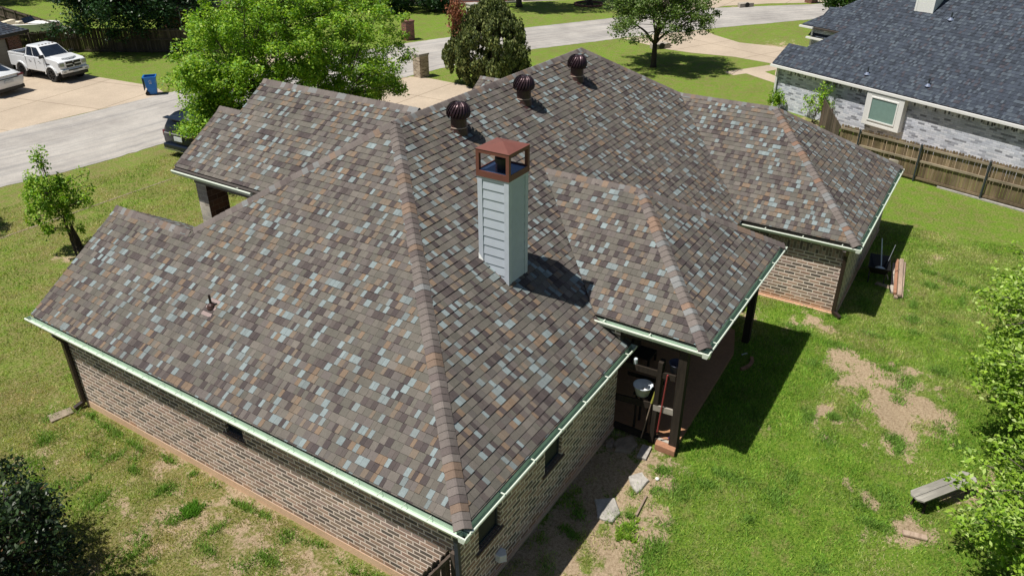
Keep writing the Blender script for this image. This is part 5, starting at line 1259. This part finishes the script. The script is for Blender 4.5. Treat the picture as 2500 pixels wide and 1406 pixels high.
def suv(label):
    root = thing('parked_car', label, 'car', (18.2, 28.9, 0), math.radians(2))
    st = [(-3.02, 1.05, 1.16, .92, .40, 1.15, 1.30), (-2.92, 1.16, 1.24, .98, .34, 1.30, 1.72), (-2.70, 1.20, 1.27, 1.0, .32, 1.34, 2.02), (-2.3, 1.2, 1.27, 1.0, .32, 1.36, 2.16), (-.5, 1.2, 1.27, 1.0, .32, 1.36, 2.2), (.5, 1.2, 1.27, .98, .32, 1.34, 2.16), (1.5, 1.2, 1.26, 1.02, .32, 1.30, 1.50), (2.6, 1.15, 1.2, 1.0, .34, 1.22, 1.32), (3.05, .95, 1.0, .9, .45, .95, 1.08)]
    car_loft(st).build('body', M['navy_car'], root, smooth=True)
    g = MB(); g.face([(-3.00, -.92, 1.36), (-3.00, .92, 1.36), (-2.76, .84, 1.98), (-2.76, -.84, 1.98)][::-1]); g.build('rear_window', M['carglass'], root)
    for s_ in (1, -1):
        g = MB(); g.face([(-2.6, s_*1.245, 1.42), (1.2, s_*1.24, 1.40), (.5, s_*1.06, 2.0), (-2.4, s_*1.07, 2.0)]); g.build('side_window', M['carglass'], root)
        b = MB(); y0, y1 = sorted((s_*1.02, s_*1.24)); b.box(-3.0, -2.8, y0, y1, 1.02, 1.34); b.build('tail_light', M['redlens'], root, bevel=.03)
        for cx in (-1.85, 1.85): wheel(root, cx, s_*1.10, .44, .28, 'chrome', 'rubber', s_)
    b = MB(); b.box(-3.085, -3.03, -1.0, 1.0, 1.24, 1.31); b.build('chrome_bar', M['chrome'], root, bevel=.01)
    b = MB(); b.box(-3.09, -3.05, -.30, .30, .92, 1.14); b.build('number_plate', M['plate'], root)
    b = MB(); b.box(-3.16, -2.9, -1.16, 1.16, .44, .70); b.build('rear_bumper', M['navy_car'], root, bevel=.05)
    b = MB(); b.box(-3.18, -3.12, -1.16, 1.16, .37, .43); b.build('bumper_trim', M['chrome'], root, bevel=.01)
    b = MB(); b.prism([(-3.05, -.9), (-2.7, -.95), (-2.7, .95), (-3.05, .9)], 2.02, 2.07); b.build('spoiler', M['navy_car'], root, bevel=.015)
    local(root); return root
suv('dark blue sport utility vehicle parked half under the bright tree, rear end showing')

def bin_():
    root = thing('wheeled_bin', 'blue wheeled recycling bin at the end of the left drive', 'bin', (22.25, 41.1, 0), math.radians(140))
    b = MB(); lo = [(-.26, -.26), (.24, -.26), (.24, .26), (-.26, .26)]; hi = [(-.36, -.36), (.36, -.36), (.36, .36), (-.36, .36)]
    R0 = [Vector((x, y, .06)) for x, y in lo]; R1 = [Vector((x, y, 1.18)) for x, y in hi]; R2_ = [Vector((x*.93, y*.93, 1.18)) for x, y in hi]; R3 = [Vector((x*.9, y*.9, .5)) for x, y in hi]
    b.rings([R0, R1, R2_, R3], cap=True); b.build('bin_body', M['blue_bin'], root)
    b = MB()
    for (x0, x1, y0, y1) in ((-.41, .41, -.41, -.355), (-.41, .41, .355, .41), (-.41, -.355, -.355, .355), (.355, .41, -.355, .355)): b.box(x0, x1, y0, y1, 1.12, 1.21)
    b.build('rim', M['blue_bin'], root, bevel=.015)
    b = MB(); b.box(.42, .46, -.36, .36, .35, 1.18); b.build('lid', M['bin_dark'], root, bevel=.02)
    for s_ in (1, -1):
        b = MB(); b.rings([[Vector((.30+.13*math.cos(2*math.pi*k_/14), s_*(.28+yy), .13+.13*math.sin(2*math.pi*k_/14))) for k_ in range(14)] for yy in (-.05, .05)]); b.build('wheel', M['rubber'], root)
    # recycling emblem: three bent arrows and two lines of lettering strokes
    b = MB(); 
    for q in range(3):
        an = math.radians(90+120*q); p = Vector((0, .055*math.cos(an), .055*math.sin(an))); d_ = Vector((0, -math.sin(an), math.cos(an)))
        for (u, v) in ((-.05, .02), (.02, .06)):
            b.beam(Vector((0, 0, 0))+p*1.15+d_*u, p*1.15+d_*v, .02, .006, up=(1, 0, 0))
    T_ = Matrix.Translation((-.352, 0, .92))
    b.v = [tuple(T_ @ Vector(v)) for v in b.v]
    b.box(-.345, -.338, -.10, .10, .79, .81); b.box(-.342, -.334, -.07, .07, .76, .775)
    b.v = [(v[1], -v[0], v[2]) for v in b.v]
    b.build('recycling_emblem', M['white'], root)
    local(root)
bin_()
# boat on its trailer behind the left garage
def boat():
    root = thing('motor_boat', 'white open motor boat with cream seats on a trailer behind the fence', 'boat', (26.9, 63.6, .75), math.radians(-62))
    secs = []
    for x, w_, zk, zg in ((-2.6, .95, .2, .85), (-1.5, 1.05, .1, .9), (0, 1.1, .05, .95), (1.3, .95, .08, 1.0), (2.2, .6, .25, 1.06), (2.8, .06, .75, 1.1)):
        secs.append([Vector((x, -w_, zg)), Vector((x, -w_*.85, zk+.25)), Vector((x, 0, zk)), Vector((x, w_*.85, zk+.25)), Vector((x, w_, zg)), Vector((x, w_*.80, zg+.01)), Vector((x, w_*.75, zg-.35)), Vector((x, -w_*.75, zg-.35)), Vector((x, -w_*.80, zg+.01))])
    b = MB(); b.rings(secs, cap=True); b.build('hull', M['white'], root, smooth=False)
    b = MB(); b.box(-2.0, -1.5, -.7, .7, .6, 1.1); b.build('seat', M['seat'], root, bevel=.05)
    b = MB(); b.box(-.6, -.2, -.75, -.2, .6, 1.15); b.build('seat', M['seat'], root, bevel=.05)
    b = MB(); b.box(-.6, -.2, .2, .75, .6, 1.15); b.build('seat', M['seat'], root, bevel=.05)
    b = MB(); b.face([(.2, -.75, 1.0), (.2, .75, 1.0), (.0, .7, 1.4), (.0, -.7, 1.4)]); b.build('windscreen', M['carglass'], root)
    b = MB(); b.box(.35, 2.0, -.55, .55, .98, 1.04); b.build('foredeck', M['white'], root, bevel=.02)
    b = MB(); b.box(-3.0, -2.62, -.25, .25, .35, 1.35); b.build('outboard_motor', M['black'], root, bevel=.08)
    local(root)
    tr_ = thing('boat_trailer', 'low steel trailer carrying the white motor boat', 'trailer', (26.9, 63.6, 0), math.radians(-62))
    b = MB(); b.beam((-2.5, -.6, .55), (2.6, -.3, .55), .08, .1); b.beam((-2.5, .6, .55), (2.6, .3, .55), .08, .1); b.beam((2.4, 0, .5), (4.0, 0, .45), .08, .1)
    for x_ in (-2, -.6, .8, 2.2): b.beam((x_, -.8, .62), (x_, .8, .62), .08, .22)
    b.build('trailer_frame', M['steel_post'], tr_)
    for s_ in (1, -1): wheel(tr_, -.8, s_*1.0, .32, .2, 'chrome', 'rubber', s_)
    local(tr_)
boat()
# garage of the house on the left, and the house behind the dark tree
lh = thing('garage_building', 'brown brick garage with dark shingle roof and tan door at the left edge', 'garage', (19, 58, 0))
EX = Vector((.97, .244, 0)); EY = Vector((-.244, .97, 0)); O_ = Vector((22.75, 55.6, 0))
def lq(a, b, z): v = O_-EX*a+EY*b; return (v.x, v.y, z)
lr = MB(); shingle_plane(lr, None, [[(0.0, .0), (3.6, 3.6), (12, 3.6), (12, 0)]], rn2, e=-EX, d=EY, O=lq(0, 0, 2.6), pal=NPAL, acc=NACC, expo=.2, slope=.6)
shingle_plane(lr, None, [[(0, 0), (3.6, 3.6), (9, 0)]], rn2, e=EY, d=-EX, O=lq(0, 0, 2.6), pal=NPAL, acc=NACC, expo=.2, slope=.6)
lr.build('roof', M['nroof'], lh)
lf_ = MB(); lf_.beam(lq(-.02, -.03, 2.52), lq(12, -.03, 2.52), .05, .22); lf_.beam(lq(-.05, .0, 2.52), lq(-.05, 8.8, 2.52), .05, .22); lf_.face([lq(0, 0, 2.50), lq(12, 0, 2.50), lq(12, 7, 2.50), lq(0, 7, 2.50)]); lf_.build('fascia_board', M['fascia'], lh)
lw = MB(); lw.wall(lq(1.45, .6, 0)[:2], lq(.35, .6, 0)[:2], -.2, 2.5); lw.wall(lq(.35, .6, 0)[:2], lq(.35, 8.5, 0)[:2], -.2, 2.5); lw.wall(lq(12, .6, 0)[:2], lq(6.6, .6, 0)[:2], -.2, 2.5); lw.wall(lq(6.6, .6, 0)[:2], lq(1.45, .6, 0)[:2], 2.2, 2.5)
lw.build('wall', M['rbrick'], lh)
ld = MB()
for i in range(4): ld.face([lq(6.6, .78, .0+i*.55), lq(1.45, .78, .0+i*.55), lq(1.45, .78, .53+i*.55), lq(6.6, .78, .53+i*.55)]); ld.face([lq(6.6, .80, .53+i*.55), lq(1.45, .80, .53+i*.55), lq(1.45, .80, .56+i*.55), lq(6.6, .80, .56+i*.55)])
ld.build('garage_door', M['garage_door'], lh)
bh_ = thing('brick_house', 'red brick house with pale brown shingle roof behind the bright tree at the top', 'house', (38, 52, 0))
br_ = MB(); shingle_plane(br_, None, [[(0, 0), (0, 5), (9, 5), (9, 0)]], rn2, e=(.93, -.36, 0), d=(.36, .93, 0), O=(34.0, 53.8, 2.6), pal=[((.17, .135, .12), 2), ((.15, .12, .108), 2)], acc=[((.14, .11, .1), 2), ((.19, .155, .14), 1)], expo=.3, slope=.5)
br_.build('roof', M['roof'], bh_)
bw = MB(); P0, P1 = (34.5, 54.2), (42.5, 51.1); bw.wall(P0, P1, -.2, 2.6); bw.wall((36.3, 59), P0, -.2, 2.6); bw.build('wall', M['rbrick'], bh_)
bf_ = MB(); bf_.beam((33.95, 53.75, 2.52), (42.4, 50.5, 2.52), .06, .16); bf_.build('fascia_board', M['garage_door'], bh_)
bp = MB(); bp.beam((34.3, 53.65, 0), (34.3, 53.65, 2.45), .09, .09); bp.build('porch_post', M['white'], bh_)

# flower bed across the street
for i, (x, y, l_, w_, rz_) in enumerate([(63.2, 44.6, 3.0, 1.4, -.85), (65.8, 41.6, 2.4, 1.2, -.8), (69.4, 39.6, 3.2, 1.2, -.75), (72.5, 36.6, 3.0, 1.2, -.75)]):
    root = thing('flower_bed', ['mulched bed edged with pale stone nearest the grey pillar', 'mulched bed with two yellow green plants beyond the curved path', 'long mulched bed with stone edge in the middle of the row', 'mulched stone edged bed nearest the ringed tree'][i], 'flower bed', (x, y, 0), rz_, 'flower beds across the street')
    MB().box(-l_/2, l_/2, -w_/2, w_/2, 0, .06).build('mulch', M['mulch'], root)
    b = MB(); b.box(-l_/2-.1, l_/2+.1, -w_/2-.15, -w_/2-.002, 0, .22); b.box(-l_/2-.1, l_/2+.1, w_/2+.002, w_/2+.15, 0, .28); b.build('stone_edging', M['rock_pale'], root, bevel=.02); local(root)
for (x, y, lb_) in ((65.4, 42.0, 'yellow green tufted plant in the bed, left of the pair'), (66.6, 40.9, 'yellow green tufted plant in the bed, right of the pair')):
    tree('bed_plant', lb_, 'plant', (x, y, 0), (x, y, .5), (.7, .7, .45), 24, 1200, .2, [((.16, .26, .03), 3), ((.22, .32, .05), 2)], .05, int(x*10), clump=(.25, .25), fill=.3, group='yellow green bed plants')
rg = MB()
for i in range(22):
    an = 2*math.pi*i/22; T_ = Matrix.Translation((69.3+1.5*math.cos(an), 33.0+1.5*math.sin(an), 0)) @ Matrix.Rotation(an, 4, 'Z'); rg.box(-.12, .12, -.19, .19, 0, .2, T=T_)
tag(rg.build('planting_ring', M['rbrick']), 'round brick planting ring around the trunk on the opposite lawn', 'planter')

# ------------------------------------------------------------------ things in the back yard
def put(name, mb, m_, label, cat, bevel=0, group=None, smooth=False):
    o = mb.build(name, m_, None, bevel=bevel, smooth=smooth); return tag(o, label, cat, group)
def rock(pts, h, m_, label, seed, name='flagstone'):
    rnd = random.Random(seed); n = len(pts); cx = sum(p[0] for p in pts)/n; cy = sum(p[1] for p in pts)/n; mb = MB()
    ring = []
    for i in range(n):
        a, b = pts[i], pts[(i+1) % n]
        for t_ in (0, .5): ring.append((a[0]+(b[0]-a[0])*t_+rnd.uniform(-.02, .02), a[1]+(b[1]-a[1])*t_+rnd.uniform(-.02, .02)))
    f = lambda s_, z, j=.008: [Vector((cx+(x-cx)*s_, cy+(y-cy)*s_, z+rnd.uniform(-j, j))) for x, y in ring]
    mb.rings([f(1, -.03), f(1.0, h*.6), f(.93, h), f(.5, h+.01, .012)], cap=True)
    return put(name, mb, m_, label, 'stone')
rock([(6.95, .02), (7.3, -.26), (7.05, -.5), (6.67, -.46), (6.52, -.12), (6.72, .05)], .10, M['rock'], 'large brown flagstone in the shade beside the patio', 1)
rock([(6.72, .28), (6.92, .22), (6.88, .08), (6.62, .02), (6.55, .18)], .07, M['rock'], 'smaller dark flagstone tucked behind the large brown one', 2)
rock([(5.84, -.81), (6.16, -1.02), (5.99, -1.3), (5.7, -1.28), (5.42, -1.24), (5.6, -.95)], .06, M['rock_pale'], 'sunlit pale flagstone halfway along the back wall strip', 3)
rock([(4.68, -.42), (4.98, -.84), (4.58, -1.16), (4.24, -1.12), (4.16, -.78)], .07, M['rock_pale'], 'grey stepping stone half in shadow nearest the camera', 4)
put('paving_slab', MB().prism([(7.13, -.62), (7.16, -.87), (6.64, -.93), (6.62, -.68)], 0, .07), M['rock_pale'], 'rectangular pale paving slab beside the rusty block', 'paving slab', .008)
put('clay_block', MB().prism([(7.60, -.86), (7.58, -1.42), (7.14, -1.50), (7.16, -.94)], 0, .20), M['clay'], 'rust coloured block at the foot of the corner post', 'block', .02)
put('timber_edging', MB().beam((5.45, -1.46, .03), (4.72, -1.52, .03), .05, .07), M['lumber'], 'thin timber edging lying between soil and grass', 'timber')
put('bark_piece', MB().beam((7.50, -6.93, .05), (7.62, -7.45, .04), .16, .09), M['lumber'], 'splintered brown wood piece on bare soil near the bench', 'wood piece', .03)
eg = MB(); pe = [(12.72, -1.82), (12.50, -1.90), (12.25, -1.90), (12.05, -1.83), (11.90, -1.74)]
for i, (a, b) in enumerate(zip(pe[:-1], pe[1:])): eg.beam((*a, .05), (*b, .05), .10, .09)
put('curved_edging', eg, M['clay'], 'short curved orange brick edging lying on the shaded grass', 'edging', .01)
put('paper_scrap', MB().beam((12.75, -1.50, .02), (12.9, -1.62, .03), .05, .01), M['white'], 'small white scrap on the shaded grass above the orange edging', 'scrap')
put('white_stone', MB().lathe([(.02, 0), (.055, .02), (.05, .05), (.01, .07)], (6.15, -1.45, 0), 7), M['white'], 'tiny white stone on the soil beside the lit flagstone', 'stone')
# garden bench
bn = thing('garden_bench', 'grey weathered wooden bench with clipped corners standing on the back lawn', 'bench', (9.14, -7.52, 0), math.atan2(-8.04+7.0, 9.89-8.39))
b = MB()
pl_ = [(-.95, -.10), (-.85, -.205), (.85, -.205), (.95, -.10), (.95, .10), (.85, .205), (-.85, .205), (-.95, .10)]
b.prism([(x, y) for x, y in pl_ if y < 0]+[(.95, -.006), (-.95, -.006)], .42, .46); b.prism([(-.95, .006), (.95, .006)]+[(x, y) for x, y in pl_ if y > 0], .42, .46); b.build('seat', M['bench'], bn)
for s_ in (1, -1):
    b = MB(); b.beam((s_*.72, -.17, 0), (s_*.66, -.12, .42), .05, .05); b.build('leg', M['darkwood'], bn); b = MB(); b.beam((s_*.72, .17, 0), (s_*.66, .12, .42), .05, .05); b.build('leg', M['darkwood'], bn)
    b = MB(); b.beam((s_*.68, -.15, .2), (s_*.68, .15, .2), .03, .03); b.beam((s_*.66, 0, .2), (s_*.2, 0, .41), .03, .03); b.build('brace', M['darkwood'], bn)
local(bn)
# stacked old timbers
lt = thing('lumber_stack', 'pile of long weathered boards lying beside the wing shadow', 'lumber', (20.7, -4.82, 0), math.atan2(-4.63+4.98, 22.3-19.15))
for i, (y_, z_, l_, w_, m_) in enumerate([(-.16, .05, 3.0, .13, 'lumber'), (0, .05, 3.2, .13, 'lumber'), (.15, .05, 2.5, .12, 'greywood'), (-.09, .14, 3.1, .14, 'lumber'), (.06, .14, 2.9, .10, 'clay')]):
    b = MB(); b.beam((-l_/2, y_, z_), (l_/2, y_+.01*i, z_), w_, .08); b.build('board', M[m_], lt, bevel=.006)
local(lt)
put('wood_plank', MB().beam((19.92, -4.2, .04), (19.80, -4.75, .04), .22, .05), M['lumber'], 'short pale plank on the grass between wheelbarrow and boards', 'plank')
# wheelbarrow with tools
wbx = thing('wheelbarrow', 'black wheelbarrow standing in the shade beside the wing wall', 'wheelbarrow', (20.35, -4.12, 0), math.radians(8))
b = MB(); R0 = [(-.35, -.22), (.30, -.18), (.30, .18), (-.35, .22)]; R1 = [(-.62, -.38), (.62, -.34), (.62, .34), (-.62, .38)]
b.rings([[Vector((x, y, .38)) for x, y in R0], [Vector((x, y, .72)) for x, y in R1], [Vector((x*.95, y*.95, .72)) for x, y in R1], [Vector((x*.9, y*.9, .42)) for x, y in R0]], cap=True); b.build('tray', M['black'], wbx)
b = MB()
for s_ in (1, -1): b.tube([(.75, s_*.08, .25), (.1, s_*.22, .36), (-.6, s_*.3, .5), (-1.15, s_*.32, .62)], .022, 7); b.tube([(-.3, s_*.26, .42), (-.45, s_*.26, .0)], .02, 6)
b.build('wheelbarrow_frame', M['black'], wbx)
b = MB(); b.rings([[Vector((.78+.2*math.cos(2*math.pi*k_/16), yy, .2+.2*math.sin(2*math.pi*k_/16))) for k_ in range(16)] for yy in (-.05, .05)]); b.build('wheel', M['rubber'], wbx)
local(wbx)
put('garden_tool', MB().tube([(20.35, -4.2, .55), (21.0, -3.95, 1.35)], .022, 6), M['tub'], 'pale handled tool sticking up out of the wheelbarrow', 'tool')
put('garden_tool', MB().tube([(20.3, -4.35, .55), (20.9, -4.45, 1.25)], .014, 6), M['steel_post'], 'thin dark tool at the right of the wheelbarrow', 'tool')
put('sack', MB().lathe([(.02, 0), (.17, .03), (.18, .10), (.06, .16)], (20.12, -4.2, .46), 10), M['tub'], 'pale crumpled sack lying in the wheelbarrow tray', 'sack', 0, None, True)

# ------------------------------------------------------------------ the covered patio
pt = thing('patio_structure', 'dark timber patio posts and rails under the low hipped roof', 'patio frame', (7.4, -1.4, 0))
for (x, y) in ((7.42, -1.36), (13.6, -1.36)):
    b = MB().box(x-.11, x+.11, y-.11, y+.11, .0, HP-.10); b.build('post', M['darkwood'], pt, bevel=.006)
b = MB(); b.beam((7.42, -.76, .05), (7.42, -.80, 2.62), .12, .22); b.build('middle_post', M['darkwood'], pt)
b = MB(); b.beam((7.36, .36, 1.10), (7.36, -.74, 1.21), .05, .19); b.build('rail', M['darkwood'], pt)
b = MB(); b.beam((7.33, -.73, 1.21), (7.33, -1.27, 1.25), .05, .17); o = b.build('rail', M['greywood'], pt); o['label'] = 'end of the lower rail coloured pale for sunlight'  # paler wood puts the sunlight on this rail end into its colour
b = MB(); b.beam((7.36, .30, 2.20), (7.36, -1.22, 2.27), .05, .17); b.build('rail', M['darkwood'], pt)
b = MB(); b.beam((8.05, .34, 1.45), (8.05, -.70, 1.50), .04, .10); b.build('rail', M['darkwood'], pt)
b = MB(); b.beam((7.40, .34, .14), (7.40, -.92, .14), .10, .16); b.build('sill_board', M['darkwood'], pt)
b = MB(); b.beam((7.40, -.93, .14), (7.40, -1.24, .14), .10, .14); o = b.build('sill_board', M['greywood'], pt); o['label'] = 'end of the sill board coloured pale for sunlight'  # sunlight on the sill's outer end painted as paler wood
b = MB(); b.beam((7.42, -1.36, HP-.2), (7.42, .3, HP-.2), .14, .18); b.beam((7.5, -1.36, HP-.2), (13.6, -1.36, HP-.2), .14, .18); b.build('eave_beam', M['darkwood'], pt)
def bucket(x, y, z, r0, r1, h_, m_, label, name='bucket'):
    b = MB(); b.lathe([(0, .0), (r0, .0), (r1, h_), (r1+.015, h_), (r1+.012, h_-.02), (r1-.01, h_-.01), (r0-.01, .03), (0, .03)], (x, y, z), 20, cap=False)
    return put(name, b, M[m_], label, 'bucket', 0, None, True)
bucket(7.58, -.30, 1.30, .17, .25, .30, 'tub', 'pale galvanised tub behind the lower patio rail')
put('side_table', MB().box(7.5, 8.0, -.58, -.08, 1.25, 1.295).box(7.55, 7.6, -.53, -.48, .14, 1.24).box(7.9, 7.95, -.18, -.13, .14, 1.24).box(7.9, 7.95, -.53, -.48, .14, 1.24).box(7.55, 7.6, -.18, -.13, .14, 1.24), M['darkwood'], 'small dark table under the galvanised tub', 'table')
put('cloth', MB().lathe([(.02, 0), (.10, .02), (.07, .09), (.02, .11)], (7.55, -.38, 1.42), 7), M['white'], 'white crumpled cloth inside the galvanised tub', 'cloth')
bucket(7.62, -1.12, 2.30, .15, .19, .26, 'bluepot', 'dusky blue pot on the upper patio rail beside the post', 'plant_pot')
bk = MB(); bk.lathe([(.05, 0), (.055, .14), (.05, .15)], (7.40, -.10, 2.30), 10); put('jar', bk, M['tub'], 'small pale jar standing on the upper rail near the wall', 'jar')
brm = thing('broom', 'slim wooden pole with a yellow grip leaning on the lower patio rail', 'broom', (7.22, -.52, .16))
MB().tube([(7.22, -.52, .16), (7.34, -.70, 1.55)], .016, 7).build('handle', M['lumber'], brm); MB().tube([(7.31, -.675, 1.32), (7.355, -.735, 1.68)], .030, 7).build('grip', M['yellow'], brm)
put('red_pole', MB().tube([(7.27, -.93, .52), (7.30, -1.02, 2.34)], .022, 7), M['red'], 'long red pole leaning against the upper patio rail', 'pole')
put('purple_bottle', MB().lathe([(.04, 0), (.045, .16), (.02, .20), (.02, .24)], (7.55, -1.20, .07), 10), M['purple'], 'small purple bottle at the foot of the patio post', 'bottle')
put('white_rags', MB().lathe([(.03, 0), (.13, .02), (.08, .08), (.02, .10)], (7.55, -1.02, .055), 8), M['white'], 'white crumpled rags on the sill beside the purple bottle', 'rags')
put('storage_cabinet', MB().box(8.3, 9.3, 2.6, 3.3, .05, 1.7), M['darkwood'], 'dark cabinet against the back wall inside the patio', 'cabinet', .01)
put('patio_chair', MB().box(10.3, 10.9, .6, 1.2, .42, .48).box(10.3, 10.9, 1.15, 1.22, .48, .98).box(10.3, 10.36, .6, .66, .05, .42).box(10.84, 10.9, .6, .66, .05, .42).box(10.3, 10.36, 1.14, 1.2, .05, .42).box(10.84, 10.9, 1.14, 1.2, .05, .42), M['darkwood'], 'dark chair on the patio slab near the right post', 'chair')
sp_ = MB(); sp_.prism([(-.05, -.16), (.55, -.2), (.55, .2), (-.05, .16)], .0, .05, T=Matrix.Translation((-.12, 13.62, 0)) @ Matrix.Rotation(math.radians(165), 4, 'Z')); put('splash_block', sp_, M['rock'], 'small splash block under the brown downpipe at the far wall corner', 'splash block', .01)
put('tree_stump', MB().tube([(6.0, 23.1, -.1), (6.02, 23.15, .5), (6.0, 23.2, 1.05)], [.18, .14, .05], 8), M['bark'], 'dark pointed stump at the foot of the slender young tree', 'stump')
put('utility_box', MB().box(32.25, 33.0, -3.4, -2.5, 0, .75), M['culvert'], 'pale concrete utility box beside the fence behind the roof corner', 'utility box', .02)
put('fence_footing', MB().beam((31.6, -4.9, .03), (29.3, -12, .03), .16, .08), M['rock_pale'], 'pale stone footing strip under the weathered fence', 'footing')
